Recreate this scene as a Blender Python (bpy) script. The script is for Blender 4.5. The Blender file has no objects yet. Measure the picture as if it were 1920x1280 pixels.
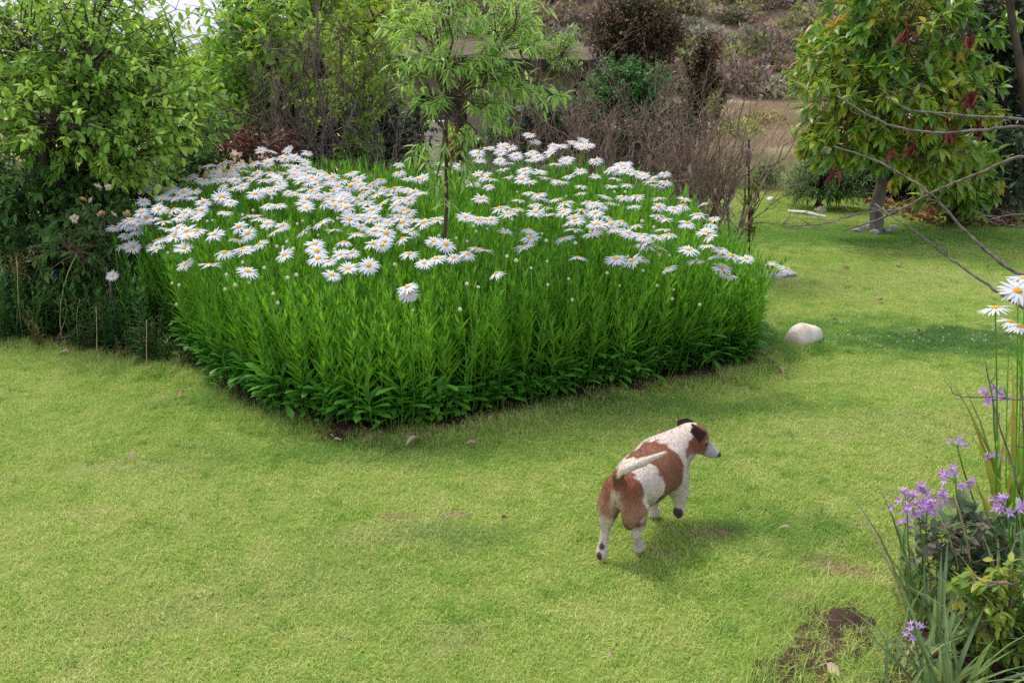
import bpy, math, random
import numpy as np
from mathutils import Vector, Matrix

random.seed(11)
RNG = np.random.default_rng(11)
sc = bpy.context.scene
col = sc.collection
PI = math.pi
def R(d): return math.radians(d)

# ------------------------------------------------------------------ camera
CAM_H, PITCH, LENS = 1.6, R(16.1), 35.0
FPX = 1920 * LENS / 36.0
cam_data = bpy.data.cameras.new('camera')
cam = bpy.data.objects.new('camera', cam_data)
col.objects.link(cam)
cam.location = (0, 0, CAM_H)
cam.rotation_euler = (R(90) - PITCH, 0, 0)
cam_data.sensor_width = 36
cam_data.lens = LENS
cam_data.clip_start = 0.05
cam_data.clip_end = 2000
sc.camera = cam

# ------------------------------------------------------------------ sky and sun
SUN_DIR = Vector((-0.42, 0.40, 1.0)).normalized()          # towards the sun: high, from behind the bed on the left
world = bpy.data.worlds.new('World')
sc.world = world
world.use_nodes = True
wn, wl = world.node_tree.nodes, world.node_tree.links
bg = wn['Background']
sky = wn.new('ShaderNodeTexSky')
sky.sky_type = 'NISHITA'
sky.sun_disc = False
sky.sun_elevation = math.asin(SUN_DIR.z)
sky.sun_rotation = math.atan2(SUN_DIR.x, SUN_DIR.y)
sky.air_density = 1.2
sky.dust_density = 2.0
tc = wn.new('ShaderNodeTexCoord')
mp = wn.new('ShaderNodeMapping'); mp.inputs['Scale'].default_value = (1.4, 1.4, 4.0)
cn = wn.new('ShaderNodeTexNoise'); cn.inputs['Scale'].default_value = 1.6; cn.inputs['Detail'].default_value = 6
cr = wn.new('ShaderNodeMapRange')
cr.inputs['From Min'].default_value = 0.3; cr.inputs['From Max'].default_value = 0.62
cr.inputs['To Min'].default_value = 0.62; cr.inputs['To Max'].default_value = 0.95
mx = wn.new('ShaderNodeMix'); mx.data_type = 'RGBA'
mx.inputs['B'].default_value = (3.7, 3.8, 5.2, 1)             # thin bright cloud over the blue
wl.new(tc.outputs['Generated'], mp.inputs['Vector']); wl.new(mp.outputs[0], cn.inputs['Vector'])
wl.new(cn.outputs['Fac'], cr.inputs['Value']); wl.new(cr.outputs[0], mx.inputs['Factor'])
wl.new(sky.outputs[0], mx.inputs['A']); wl.new(mx.outputs['Result'], bg.inputs['Color'])
bg.inputs['Strength'].default_value = 0.15

sun_data = bpy.data.lights.new('sun', 'SUN')
sun = bpy.data.objects.new('sun', sun_data)
col.objects.link(sun)
sun_data.energy = 2.1
sun_data.angle = R(14)
sun_data.color = (1.0, 0.95, 0.87)
sun.rotation_euler = (-SUN_DIR).to_track_quat('-Z', 'Y').to_euler()
sun.location = (0, 0, 30)

sc.view_settings.view_transform = 'Standard'
sc.view_settings.look = 'None'
sc.view_settings.gamma = 1.0
sc.view_settings.use_curve_mapping = False
sc.view_settings.exposure = 0.7
sc.render.engine = 'CYCLES'
sc.cycles.max_bounces = 7
sc.cycles.diffuse_bounces = 3
sc.cycles.glossy_bounces = 2
sc.cycles.transmission_bounces = 4
sc.cycles.transparent_max_bounces = 4
sc.cycles.caustics_reflective = False
sc.cycles.caustics_refractive = False
sc.cycles.use_denoising = False
sc.render.film_transparent = False
sc.render.filter_size = 1.1

# ------------------------------------------------------------------ pixel of the 1920 x 1280 photograph -> point in the garden
CP, SP = math.cos(PITCH), math.sin(PITCH)
def ray(px, py):
    cx, cy = (px - 960) / FPX, (py - 640) / FPX
    return Vector((cx, CP - cy * SP, -SP - cy * CP))
def at_y(px, py, Y):
    d = ray(px, py)
    return Vector((0, 0, CAM_H)) + d * (Y / d.y)
def at_z(px, py, z=0.0):
    d = ray(px, py)
    return Vector((0, 0, CAM_H)) + d * ((z - CAM_H) / d.z)

# ------------------------------------------------------------------ object helpers
def tag(o, label=None, cat=None, group=None, kind=None):
    if label: o['label'] = label
    if cat: o['category'] = cat
    if group: o['group'] = group
    if kind: o['kind'] = kind
    return o
def empty(name, loc, rz=0.0):
    o = bpy.data.objects.new(name, None)
    o.empty_display_size = 0.1
    o.location = loc; o.rotation_euler = (0, 0, rz)
    col.objects.link(o)
    return o
def link(name, me, parent=None, loc=None, mat4=None):
    o = bpy.data.objects.new(name, me)
    col.objects.link(o)
    if parent is not None: o.parent = parent
    if mat4 is not None: o.matrix_local = mat4
    elif loc is not None: o.location = loc
    return o

class MB:
    """collects vertices and faces, builds one mesh"""
    def __init__(s):
        s.V = []; s.F = []; s.n = 0; s.C = []
    def add(s, V, faces, color=None):
        V = np.asarray(V, dtype=np.float64).reshape(-1, 3)
        for f in faces:
            s.F.append(np.asarray(f, dtype=np.int64) + s.n)
        s.V.append(V); s.n += len(V)
        if color is not None: s.C.append(np.broadcast_to(np.asarray(color, float), (len(V), 3)))
    def mesh(s, name, mat, smooth=True):
        me = bpy.data.meshes.new(name)
        if not s.V:
            return me
        V = np.concatenate(s.V)
        loops = np.concatenate([f.ravel() for f in s.F])
        tot = np.concatenate([np.full(f.shape[0], f.shape[1]) for f in s.F])
        start = np.concatenate([[0], np.cumsum(tot)[:-1]])
        me.vertices.add(len(V)); me.vertices.foreach_set('co', V.ravel().astype(np.float32))
        me.loops.add(len(loops)); me.loops.foreach_set('vertex_index', loops.astype(np.int32))
        me.polygons.add(len(tot)); me.polygons.foreach_set('loop_start', start.astype(np.int32))
        me.polygons.foreach_set('use_smooth', np.full(len(tot), smooth))
        me.update(calc_edges=True)
        if s.C:
            C = np.concatenate(s.C)
            a = me.attributes.new('tint', 'FLOAT_COLOR', 'POINT')
            a.data.foreach_set('color', np.concatenate([C, np.ones((len(C), 1))], 1).ravel().astype(np.float32))
        for m in (mat if isinstance(mat, (list, tuple)) else [mat]):
            me.materials.append(m)
        return me
    def build(s, name, mat, parent=None, smooth=True, loc=None):
        return link(name, s.mesh(name, mat, smooth), parent, loc)

def tube(mb, pts, radii, sides=5, cap=True, color=None):
    P = np.array([tuple(p) for p in pts], float)
    n = len(P)
    rr = np.broadcast_to(np.asarray(radii, float), (n,))
    T = np.gradient(P, axis=0)
    T /= np.linalg.norm(T, axis=1)[:, None] + 1e-12
    ref = np.array([1.0, 0, 0]) if abs(T[0][0]) < 0.8 else np.array([0, 1.0, 0])
    u = np.cross(T[0], ref); u /= np.linalg.norm(u)
    A = np.arange(sides) * 2 * PI / sides
    V = np.zeros((n, sides, 3))
    for i in range(n):
        u = u - T[i] * np.dot(u, T[i]); u /= np.linalg.norm(u) + 1e-12
        v = np.cross(T[i], u)
        V[i] = P[i] + rr[i] * (np.cos(A)[:, None] * u + np.sin(A)[:, None] * v)
    idx = np.arange(n * sides).reshape(n, sides)
    a, b = idx[:-1], idx[1:]
    q = np.stack([a, np.roll(a, -1, 1), np.roll(b, -1, 1), b], -1).reshape(-1, 4)
    fs = [q]
    VV = V.reshape(-1, 3)
    if cap:
        VV = np.vstack([VV, P[-1:] + T[-1:] * rr[-1] * 0.8])
        t = idx[-1]
        fs.append(np.stack([t, np.roll(t, -1), np.full(sides, n * sides)], -1))
    mb.add(VV, fs, color)

def bez(p0, p1, p2, n):
    t = np.linspace(0, 1, n)[:, None]
    p0, p1, p2 = (np.array(tuple(p), float) for p in (p0, p1, p2))
    return (1 - t) ** 2 * p0 + 2 * t * (1 - t) * p1 + t ** 2 * p2
def wob(P, amp, keep=1):
    P = np.array(P, float)
    P[keep:-1] += RNG.normal(0, amp, P[keep:-1].shape) if len(P) > keep + 1 else 0
    return P
def nrm(a):
    a = np.asarray(a, float)
    return a / (np.linalg.norm(a, axis=-1, keepdims=True) + 1e-12)

def leaf_tpl(width=0.4, shape='ovate', fold=0.35, curve=0.15, rows=(0, .22, .5, .78, 1), twist=0.0):
    """leaf along +Y, length 1, upper face +Z"""
    V = []; Fq = []; Ft = []
    prof = {'ovate': lambda t: math.sin(PI * t ** 0.8) ** 0.9, 'lance': lambda t: math.sin(PI * t ** 0.75) ** 1.1,
            'spat': lambda t: (0.22 + 0.78 * (t / 0.72) ** 1.6) if t < .72 else math.cos((t - .72) / .28 * PI / 2) ** .6,
            'strap': lambda t: min(1, t * 8 + .6) * (1 - t ** 3)}[shape]
    mids = rows[1:-1]
    V.append((0, 0, 0))
    for t in mids:
        w = width * 0.5 * prof(t); z = -curve * t * t
        s = math.sin(twist * t) * w
        V += [(-w, t, z + fold * w - s), (0, t, z), (w, t, z + fold * w + s)]
    V.append((0, rows[-1], -curve))
    k = len(mids)
    Ft += [(0, 2, 1), (0, 3, 2)]
    for i in range(k - 1):
        a = 1 + i * 3; b = a + 3
        Fq += [(a, a + 1, b + 1, b), (a + 1, a + 2, b + 2, b + 1)]
    a = 1 + (k - 1) * 3; e = len(V) - 1
    Ft += [(a, a + 1, e), (a + 1, a + 2, e)]
    fs = [np.array(Ft)]
    if Fq: fs.append(np.array(Fq))
    return np.array(V, float), fs

def frames(d, up):
    """columns: X side, Y along d, Z near up"""
    d = nrm(d); up = np.broadcast_to(np.asarray(up, float), d.shape)
    x = np.cross(d, up); bad = np.linalg.norm(x, axis=1) < 1e-4
    x[bad] = np.cross(d[bad], np.array([1.0, 0.3, 0]))
    x = nrm(x); z = np.cross(x, d)
    return np.stack([x, d, z], -1)
def scatter(mb, tpl, pos, Rm, scale, color=None):
    tV, tF = tpl
    pos = np.asarray(pos, float); N = len(pos)
    if N == 0: return
    scale = np.asarray(scale, float)
    if scale.ndim == 0: scale = np.full(N, float(scale))
    if scale.ndim == 1: scale = np.repeat(scale[:, None], 3, 1)
    V = np.einsum('nij,nkj->nki', Rm, tV[None] * scale[:, None, :]) + pos[:, None, :]
    k = len(tV); off = (np.arange(N) * k)[:, None, None]
    c = None
    if color is not None: c = np.repeat(np.asarray(color, float), k, 0)
    mb.add(V.reshape(-1, 3), [(f[None] + off).reshape(-1, f.shape[1]) for f in tF], c)

def gn_scatter(name, meshes, pos, rot, scl, idx):
    """one mass of what nobody could count: geometry nodes put the small meshes on points"""
    pos = np.asarray(pos, float); N = len(pos)
    me = bpy.data.meshes.new(name)
    me.vertices.add(N); me.vertices.foreach_set('co', pos.ravel().astype(np.float32))
    a = me.attributes.new('rot', 'FLOAT_VECTOR', 'POINT'); a.data.foreach_set('vector', np.asarray(rot, np.float32).ravel())
    a = me.attributes.new('scl', 'FLOAT_VECTOR', 'POINT'); a.data.foreach_set('vector', np.asarray(scl, np.float32).ravel())
    a = me.attributes.new('idx', 'INT', 'POINT'); a.data.foreach_set('value', np.asarray(idx, np.int32))
    o = link(name, me)
    ng = bpy.data.node_groups.new(name, 'GeometryNodeTree')
    ng.interface.new_socket('Geometry', in_out='INPUT', socket_type='NodeSocketGeometry')
    ng.interface.new_socket('Geometry', in_out='OUTPUT', socket_type='NodeSocketGeometry')
    n, l = ng.nodes, ng.links
    gi, go = n.new('NodeGroupInput'), n.new('NodeGroupOutput')
    ip = n.new('GeometryNodeInstanceOnPoints')
    jn = n.new('GeometryNodeJoinGeometry')
    for m in reversed(meshes):
        t = bpy.data.objects.new(name + '_piece', m)
        oi = n.new('GeometryNodeObjectInfo'); oi.inputs['Object'].default_value = t; oi.inputs['As Instance'].default_value = True
        l.new(oi.outputs['Geometry'], jn.inputs[0])
    def att(nm, ty):
        q = n.new('GeometryNodeInputNamedAttribute'); q.data_type = ty; q.inputs['Name'].default_value = nm
        return q.outputs['Attribute']
    ip.inputs['Pick Instance'].default_value = True
    l.new(gi.outputs[0], ip.inputs['Points']); l.new(jn.outputs[0], ip.inputs['Instance'])
    l.new(att('rot', 'FLOAT_VECTOR'), ip.inputs['Rotation']); l.new(att('scl', 'FLOAT_VECTOR'), ip.inputs['Scale'])
    l.new(att('idx', 'INT'), ip.inputs['Instance Index']); l.new(ip.outputs[0], go.inputs[0])
    o.modifiers.new('scatter', 'NODES').node_group = ng
    return o

# ------------------------------------------------------------------ materials
def lin(r, g, b, k=1.0):
    f = lambda c: (c / 255 / 12.92) if c / 255 <= .04045 else ((c / 255 + .055) / 1.055) ** 2.4
    return (f(r) * k, f(g) * k, f(b) * k, 1.0)
def new_mat(name):
    m = bpy.data.materials.new(name); m.use_nodes = True
    nt = m.node_tree
    return m, nt.nodes, nt.links, nt.nodes['Principled BSDF'], nt.nodes['Material Output']
def ramp(n, stops):
    r = n.new('ShaderNodeValToRGB')
    e = r.color_ramp.elements
    while len(e) < len(stops): e.new(0.5)
    for el, (p, c) in zip(e, stops): el.position = p; el.color = c if len(c) == 4 else (*c, 1)
    return r
def leaf_rand(n, l):
    """0..1, one value for each leaf whether it is an object of its own or an island of a bigger mesh"""
    g = n.new('ShaderNodeNewGeometry'); oi = n.new('ShaderNodeObjectInfo')
    a = n.new('ShaderNodeMath'); a.operation = 'ADD'; f = n.new('ShaderNodeMath'); f.operation = 'FRACT'
    l.new(g.outputs['Random Per Island'], a.inputs[0]); l.new(oi.outputs['Random'], a.inputs[1]); l.new(a.outputs[0], f.inputs[0])
    return f.outputs[0], g
def leaf_mat(name, cols, transl=0.3, rough=0.5, spec=0.35, patch=None, tcol=None):
    m, n, l, p, out = new_mat(name)
    rnd, g = leaf_rand(n, l)
    k = len(cols)
    r = ramp(n, [((i + .5) / k, c) for i, c in enumerate(cols)])
    src = rnd
    if patch:                                             # slow drift of tone through the crown
        no = n.new('ShaderNodeTexNoise'); no.inputs['Scale'].default_value = patch
        l.new(g.outputs['Position'], no.inputs['Vector'])
        mr = n.new('ShaderNodeMapRange'); mr.inputs['From Min'].default_value = .3; mr.inputs['From Max'].default_value = .7
        l.new(no.outputs['Fac'], mr.inputs['Value'])
        mm = n.new('ShaderNodeMix'); mm.inputs['Factor'].default_value = .5
        l.new(rnd, mm.inputs['A']); l.new(mr.outputs[0], mm.inputs['B'])
        src = mm.outputs['Result']
    l.new(src, r.inputs[0])
    l.new(r.outputs[0], p.inputs['Base Color'])
    p.inputs['Roughness'].default_value = rough
    p.inputs['Specular IOR Level'].default_value = spec
    t = n.new('ShaderNodeBsdfTranslucent')
    hs = n.new('ShaderNodeHueSaturation'); hs.inputs['Hue'].default_value = .485; hs.inputs['Value'].default_value = 1.5; hs.inputs['Saturation'].default_value = 1.05
    l.new(r.outputs[0], hs.inputs['Color']); l.new(hs.outputs[0], t.inputs['Color'])
    ms = n.new('ShaderNodeMixShader'); ms.inputs[0].default_value = transl
    l.new(p.outputs[0], ms.inputs[1]); l.new(t.outputs[0], ms.inputs[2]); l.new(ms.outputs[0], out.inputs['Surface'])
    return m
def noise_mat(name, stops, scale=8, rough=.85, bump=.3, detail=6, dist=.01, spec=.2, stretch=None):
    m, n, l, p, out = new_mat(name)
    tcn = n.new('ShaderNodeTexCoord'); vec = tcn.outputs['Object']
    if stretch:
        mpn = n.new('ShaderNodeMapping'); mpn.inputs['Scale'].default_value = stretch
        l.new(vec, mpn.inputs['Vector']); vec = mpn.outputs[0]
    no = n.new('ShaderNodeTexNoise'); no.inputs['Scale'].default_value = scale; no.inputs['Detail'].default_value = detail
    l.new(vec, no.inputs['Vector'])
    r = ramp(n, stops); l.new(no.outputs['Fac'], r.inputs[0]); l.new(r.outputs[0], p.inputs['Base Color'])
    p.inputs['Roughness'].default_value = rough; p.inputs['Specular IOR Level'].default_value = spec
    if bump:
        n2 = n.new('ShaderNodeTexNoise'); n2.inputs['Scale'].default_value = scale * 4; n2.inputs['Detail'].default_value = 8
        l.new(vec, n2.inputs['Vector'])
        b = n.new('ShaderNodeBump'); b.inputs['Strength'].default_value = bump; b.inputs['Distance'].default_value = dist
        l.new(n2.outputs['Fac'], b.inputs['Height']); l.new(b.outputs[0], p.inputs['Normal'])
    return m

G = lambda r, g, b: (r, g, b, 1)
M = {}
M['bark'] = noise_mat('bark', [(.3, lin(58, 46, 38)), (.7, lin(104, 90, 78))], 14, .9, .6, stretch=(1, 1, .35))
M['bark_grey'] = noise_mat('bark_grey', [(.3, lin(92, 84, 76)), (.7, lin(136, 126, 114))], 20, .9, .5, stretch=(1, 1, .4))
M['twig_grey'] = noise_mat('twig_grey', [(.3, lin(92, 78, 74)), (.7, lin(140, 122, 112))], 30, .9, .3)
M['twig_brown'] = noise_mat('twig_brown', [(.3, lin(112, 92, 78)), (.7, lin(168, 144, 124))], 25, .9, .3)
M['twig_red'] = noise_mat('twig_red', [(.3, lin(70, 54, 44)), (.7, lin(108, 84, 66))], 25, .7, .2)
M['branch_pale'] = noise_mat('branch_pale', [(.3, lin(78, 70, 66)), (.7, lin(140, 128, 118))], 40, .9, .5)
M['apple_leaf'] = leaf_mat('apple_leaf', [G(0.108, 0.216, 0.036), G(0.192, 0.36, 0.054), G(0.324, 0.528, 0.084), G(0.504, 0.672, 0.144)], .36, .55, .25, 1.6)
M['bright_leaf'] = leaf_mat('bright_leaf', [G(0.119, 0.268, 0.0413), G(0.191, 0.392, 0.0578), G(0.334, 0.537, 0.0618), G(0.595, 0.681, 0.0825)], .4, .5, .3, .9)
M['shoot_leaf'] = leaf_mat('shoot_leaf', [G(0.098, 0.21, 0.028), G(0.168, 0.308, 0.042), G(0.308, 0.42, 0.056)], .4, .5, .3, 1.0)
M['sapling_leaf'] = leaf_mat('sapling_leaf', [G(0.172, 0.345, 0.0504), G(0.245, 0.446, 0.0719), G(0.345, 0.546, 0.115), G(0.431, 0.604, 0.201)], .4, .4, .45)
M['avocado_leaf'] = leaf_mat('avocado_leaf', [G(0.0677, 0.186, 0.0287), G(0.135, 0.289, 0.0411), G(0.27, 0.411, 0.0514), G(0.496, 0.535, 0.0719)], .28, .35, .5, 1.1)
M['avocado_new'] = leaf_mat('avocado_new', [G(0.276, 0.359, 0.0414), G(0.386, 0.414, 0.0552), G(0.455, 0.331, 0.069)], .35, .4, .4)
M['dry_red_leaf'] = leaf_mat('dry_red_leaf', [G(0.11, 0.0242, 0.0176), G(0.187, 0.044, 0.0286), G(0.242, 0.077, 0.044)], .15, .7, .2)
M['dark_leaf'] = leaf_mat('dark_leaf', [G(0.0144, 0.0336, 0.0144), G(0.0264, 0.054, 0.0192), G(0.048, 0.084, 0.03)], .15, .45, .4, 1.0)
M['shrub_leaf'] = leaf_mat('shrub_leaf', [G(0.0344, 0.128, 0.0292), G(0.0574, 0.201, 0.0365), G(0.105, 0.311, 0.0547)], .3, .5, .35, 1.5)
M['brown_leaf'] = leaf_mat('brown_leaf', [G(0.0432, 0.0504, 0.0202), G(0.0792, 0.072, 0.0288), G(0.144, 0.0936, 0.0432), G(0.245, 0.122, 0.0648)], .2, .6, .3, 1.2)
M['olive_leaf'] = leaf_mat('olive_leaf', [G(0.108, 0.12, 0.036), G(0.168, 0.168, 0.048), G(0.216, 0.192, 0.072)], .25, .6, .2, 1.2)
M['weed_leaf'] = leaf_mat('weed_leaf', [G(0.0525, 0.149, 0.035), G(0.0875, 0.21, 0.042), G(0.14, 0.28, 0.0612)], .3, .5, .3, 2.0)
M['grey_leaf'] = leaf_mat('grey_leaf', [G(0.049, 0.084, 0.0392), G(0.084, 0.126, 0.063), G(0.126, 0.168, 0.098)], .25, .5, .35, 1.2)
M['stem_green'] = leaf_mat('stem_green', [G(0.104, 0.234, 0.0325), G(0.156, 0.312, 0.0455)], .15, .5, .3)
M['petal_white'] = leaf_mat('petal_white', [G(0.677, 0.677, 0.685), G(0.711, 0.711, 0.711)], .22, .6, .2)
M['bud_green'] = noise_mat('bud_green', [(.4, G(.42, .46, .22)), (.65, G(.70, .68, .48))], 60, .6, .1)
M['disc_yellow'] = noise_mat('disc_yellow', [(.35, G(.70, .28, .01)), (.65, G(.86, .50, .02))], 500, .8, .8, dist=.002)
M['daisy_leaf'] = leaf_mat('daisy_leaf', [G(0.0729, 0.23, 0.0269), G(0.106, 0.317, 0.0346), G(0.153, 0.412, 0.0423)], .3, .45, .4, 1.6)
M['soil'] = noise_mat('soil', [(.3, lin(50, 37, 29)), (.6, lin(76, 57, 45)), (.8, lin(104, 82, 66))], 9, 1, .9, dist=.02)
M['dead_leaf'] = leaf_mat('dead_leaf', [G(.20, .10, .05), G(.30, .18, .10), G(.42, .30, .20)], .15, .8, .1)
M['straw'] = leaf_mat('straw', [G(0.544, 0.432, 0.224), G(0.704, 0.576, 0.32)], .2, .7, .2)
M['garlic_leaf'] = leaf_mat('garlic_leaf', [G(0.133, 0.22, 0.077), G(0.199, 0.297, 0.099), G(0.266, 0.352, 0.132)], .3, .45, .4)
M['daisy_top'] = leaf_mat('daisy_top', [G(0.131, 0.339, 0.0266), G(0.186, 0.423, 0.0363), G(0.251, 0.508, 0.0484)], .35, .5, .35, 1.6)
#@@MORE
# ------------------------------------------------------------------ terrain
def sstep(a, b, x):
    t = np.clip((np.asarray(x, float) - a) / (b - a), 0, 1)
    return t * t * (3 - 2 * t)
def terrain(X, Y):
    X = np.asarray(X, float); Y = np.asarray(Y, float)
    hill = sstep(-15, -5, X) * np.clip(Y - 35, 0, None) * .44
    hill = np.where(hill > 40, 40 + (hill - 40) * .2, hill)
    roll = .35 * np.sin(X * .35 + Y * .21) * np.sin(Y * .4 - X * .13) * sstep(36, 44, Y)
    dip = -.95 * sstep(2.2, .6, X) * sstep(-6, -4, X) * sstep(10.2, 12.5, Y) * sstep(24, 19, Y)
    return hill + roll + dip
def tz(x, y): return float(terrain(x, y))

def poly_px(pts): return np.array([tuple(at_z(*p))[:2] for p in pts])
def inside(P, poly):
    P = np.asarray(P, float); x, y = P[:, 0], P[:, 1]
    c = np.zeros(len(P), bool); j = len(poly) - 1
    for i in range(len(poly)):
        xi, yi = poly[i]; xj, yj = poly[j]
        c ^= ((yi > y) != (yj > y)) & (x < (xj - xi) * (y - yi) / (yj - yi + 1e-12) + xi)
        j = i
    return c
def edge_dist(P, poly):
    P = np.asarray(P, float)[:, None, :]; A = poly[None]; B = np.roll(poly, -1, 0)[None]
    t = np.clip(((P - A) * (B - A)).sum(-1) / (((B - A) ** 2).sum(-1) + 1e-12), 0, 1)
    return np.linalg.norm(P - (A + (B - A) * t[..., None]), axis=-1).min(1)
def grow(poly, d):
    c = poly.mean(0)
    return poly + nrm(poly - c) * d

BED = np.vstack([poly_px([(600, 815), (700, 830), (820, 818), (1000, 778), (1200, 737), (1350, 710), (1432, 690), (1438, 655), (1425, 615)]),
                 [(1.42, 5.75), (1.2, 6.25), (.85, 6.75), (.5, 7.1), (-.3, 7.1), (-1.2, 7.2), (-2.0, 7.0), (-2.45, 6.2)],
                 poly_px([(212, 616), (290, 650), (330, 655), (338, 690), (370, 714), (430, 760), (510, 798)])])
LEFT = np.vstack([poly_px([(-420, 636), (0, 645), (110, 655), (200, 668), (290, 692), (360, 722)]), [(-1.6, 5.6), (-2.3, 7.5), (-3, 9), (-9, 9), (-9, 5.6)]])
RIGHT = poly_px([(1590, 1330), (1600, 1260), (1640, 1190), (1690, 1140), (1760, 1100), (1830, 1030), (1920, 940), (2050, 880), (2400, 860), (2700, 1500), (1600, 1450)])
HOLE = poly_px([(1470, 1200), (1510, 1150), (1580, 1132), (1650, 1150), (1670, 1215), (1610, 1270), (1560, 1310), (1430, 1320), (1440, 1250)])

# ------------------------------------------------------------------ ground sheet and lawn
def spots_mix(n, l, pos, base, spots):
    """worn or lush patches of the lawn, some with painted shade: (x, y, rx, ry, colour, strength)"""
    cur = base
    nz = n.new('ShaderNodeTexNoise'); nz.inputs['Scale'].default_value = 7; nz.inputs['Detail'].default_value = 4
    l.new(pos, nz.inputs['Vector'])
    for (x, y, rx, ry, c, s) in spots:
        v = n.new('ShaderNodeVectorMath'); v.operation = 'SUBTRACT'; v.inputs[1].default_value = (x, y, 0)
        w = n.new('ShaderNodeVectorMath'); w.operation = 'MULTIPLY'; w.inputs[1].default_value = (1 / rx, 1 / ry, 0)
        q = n.new('ShaderNodeVectorMath'); q.operation = 'LENGTH'
        ad = n.new('ShaderNodeMath'); ad.operation = 'ADD'
        sb = n.new('ShaderNodeMath'); sb.operation = 'MULTIPLY_ADD'; sb.inputs[1].default_value = 1.9; sb.inputs[2].default_value = -.95
        mr = n.new('ShaderNodeMapRange'); mr.inputs['From Min'].default_value = .45; mr.inputs['From Max'].default_value = 1.15
        mr.inputs['To Min'].default_value = s; mr.inputs['To Max'].default_value = 0
        l.new(pos, v.inputs[0]); l.new(v.outputs[0], w.inputs[0]); l.new(w.outputs[0], q.inputs[0])
        l.new(nz.outputs['Fac'], sb.inputs[0]); l.new(q.outputs['Value'], ad.inputs[0]); l.new(sb.outputs[0], ad.inputs[1])
        l.new(ad.outputs[0], mr.inputs['Value'])
        m = n.new('ShaderNodeMix'); m.data_type = 'RGBA'; m.inputs['B'].default_value = c
        l.new(mr.outputs[0], m.inputs['Factor']); l.new(cur, m.inputs['A']); cur = m.outputs['Result']
    return cur
def spot(px, py, rx, ry, c, s=.8):
    p = at_z(px, py); return (p.x, p.y, rx, ry, c, s)
STRAW, LUSH_AND_SHADE, TAN, SOILC = G(.62, .62, .26), G(.17, .39, .05), G(.60, .46, .28), G(.10, .065, .045)
LUSH_AND_SHADE2 = G(.17, .36, .06)
SPOTS = [spot(1620, 630, .9, .55, LUSH_AND_SHADE, .6), spot(1800, 640, .75, .34, G(.11, .26, .06), .8), spot(1640, 440, 2.4, .8, LUSH_AND_SHADE, .7), spot(1440, 640, .4, .5, LUSH_AND_SHADE, .35),  # widest spot paints the shade below the broad-leaved tree; the others are lush turf
         spot(750, 970, .10, .035, TAN, .7), spot(855, 967, .06, .03, TAN, .75), spot(760, 1000, .34, .12, STRAW, .55),
         spot(250, 880, .4, .10, STRAW, .35), spot(700, 850, .9, .16, LUSH_AND_SHADE2, .45), spot(1250, 765, 1.1, .16, LUSH_AND_SHADE2, .5), spot(420, 755, .4, .14, LUSH_AND_SHADE2, .4),  # spots along the bed front: greener turf with the bed's shade painted in
         spot(840, 1200, .12, .10, STRAW, .45), spot(1240, 1035, .07, .03, TAN, .5), spot(1340, 1000, .12, .05, TAN, .55),
         spot(1600, 1075, .10, .05, TAN, .6), spot(1480, 1130, .10, .05, TAN, .5), spot(1560, 1060, .12, .06, TAN, .6),
         spot(560, 1090, .4, .2, STRAW, .3), spot(280, 1160, .3, .14, STRAW, .35), spot(1500, 1000, .3, .2, LUSH_AND_SHADE2, .6),
         spot(1680, 800, .7, .25, STRAW, .3), spot(1640, 520, 1.2, .5, STRAW, .3), spot(880, 1010, .25, .15, LUSH_AND_SHADE2, .5)]

def lawn_colour(n, l, blade):
    g = n.new('ShaderNodeNewGeometry'); pos = g.outputs['Position']
    a = n.new('ShaderNodeTexNoise'); a.inputs['Scale'].default_value = 1.1; a.inputs['Detail'].default_value = 5; a.inputs['Roughness'].default_value = .62
    b = n.new('ShaderNodeTexNoise'); b.inputs['Scale'].default_value = 9; b.inputs['Detail'].default_value = 4; b.inputs['Roughness'].default_value = .7
    l.new(pos, a.inputs['Vector']); l.new(pos, b.inputs['Vector'])
    mm = n.new('ShaderNodeMix'); mm.inputs['Factor'].default_value = .5
    l.new(a.outputs['Fac'], mm.inputs['A']); l.new(b.outputs['Fac'], mm.inputs['B'])
    r = ramp(n, [(.30, G(.25, .43, .07)), (.42, G(.41, .575, .11)), (.53, G(.56, .66, .17)), (.68, G(.71, .71, .29))])
    l.new(mm.outputs['Result'], r.inputs[0])
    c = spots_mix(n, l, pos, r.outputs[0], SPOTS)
    return g, c
m, n, l, p, out = new_mat('lawn_grass')
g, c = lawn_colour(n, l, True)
rr = ramp(n, [(0, G(.62, .72, .6)), (.35, G(.85, .92, .8)), (.7, G(1.05, 1.05, 1.0)), (.93, G(1.2, 1.12, 1.1)), (.95, G(1.35, 1.12, 1.5)), (1, G(1.5, 1.2, 1.9))])
l.new(g.outputs['Random Per Island'], rr.inputs[0])
mu = n.new('ShaderNodeMix'); mu.data_type = 'RGBA'; mu.blend_type = 'MULTIPLY'; mu.inputs['Factor'].default_value = 1
l.new(c, mu.inputs['A']); l.new(rr.outputs[0], mu.inputs['B']); l.new(mu.outputs['Result'], p.inputs['Base Color'])
p.inputs['Roughness'].default_value = .5; p.inputs['Specular IOR Level'].default_value = .35
t = n.new('ShaderNodeBsdfTranslucent'); l.new(mu.outputs['Result'], t.inputs['Color'])
ms = n.new('ShaderNodeMixShader'); ms.inputs[0].default_value = .35
l.new(p.outputs[0], ms.inputs[1]); l.new(t.outputs[0], ms.inputs[2]); l.new(ms.outputs[0], out.inputs['Surface'])
M['lawn_grass'] = m

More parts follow.
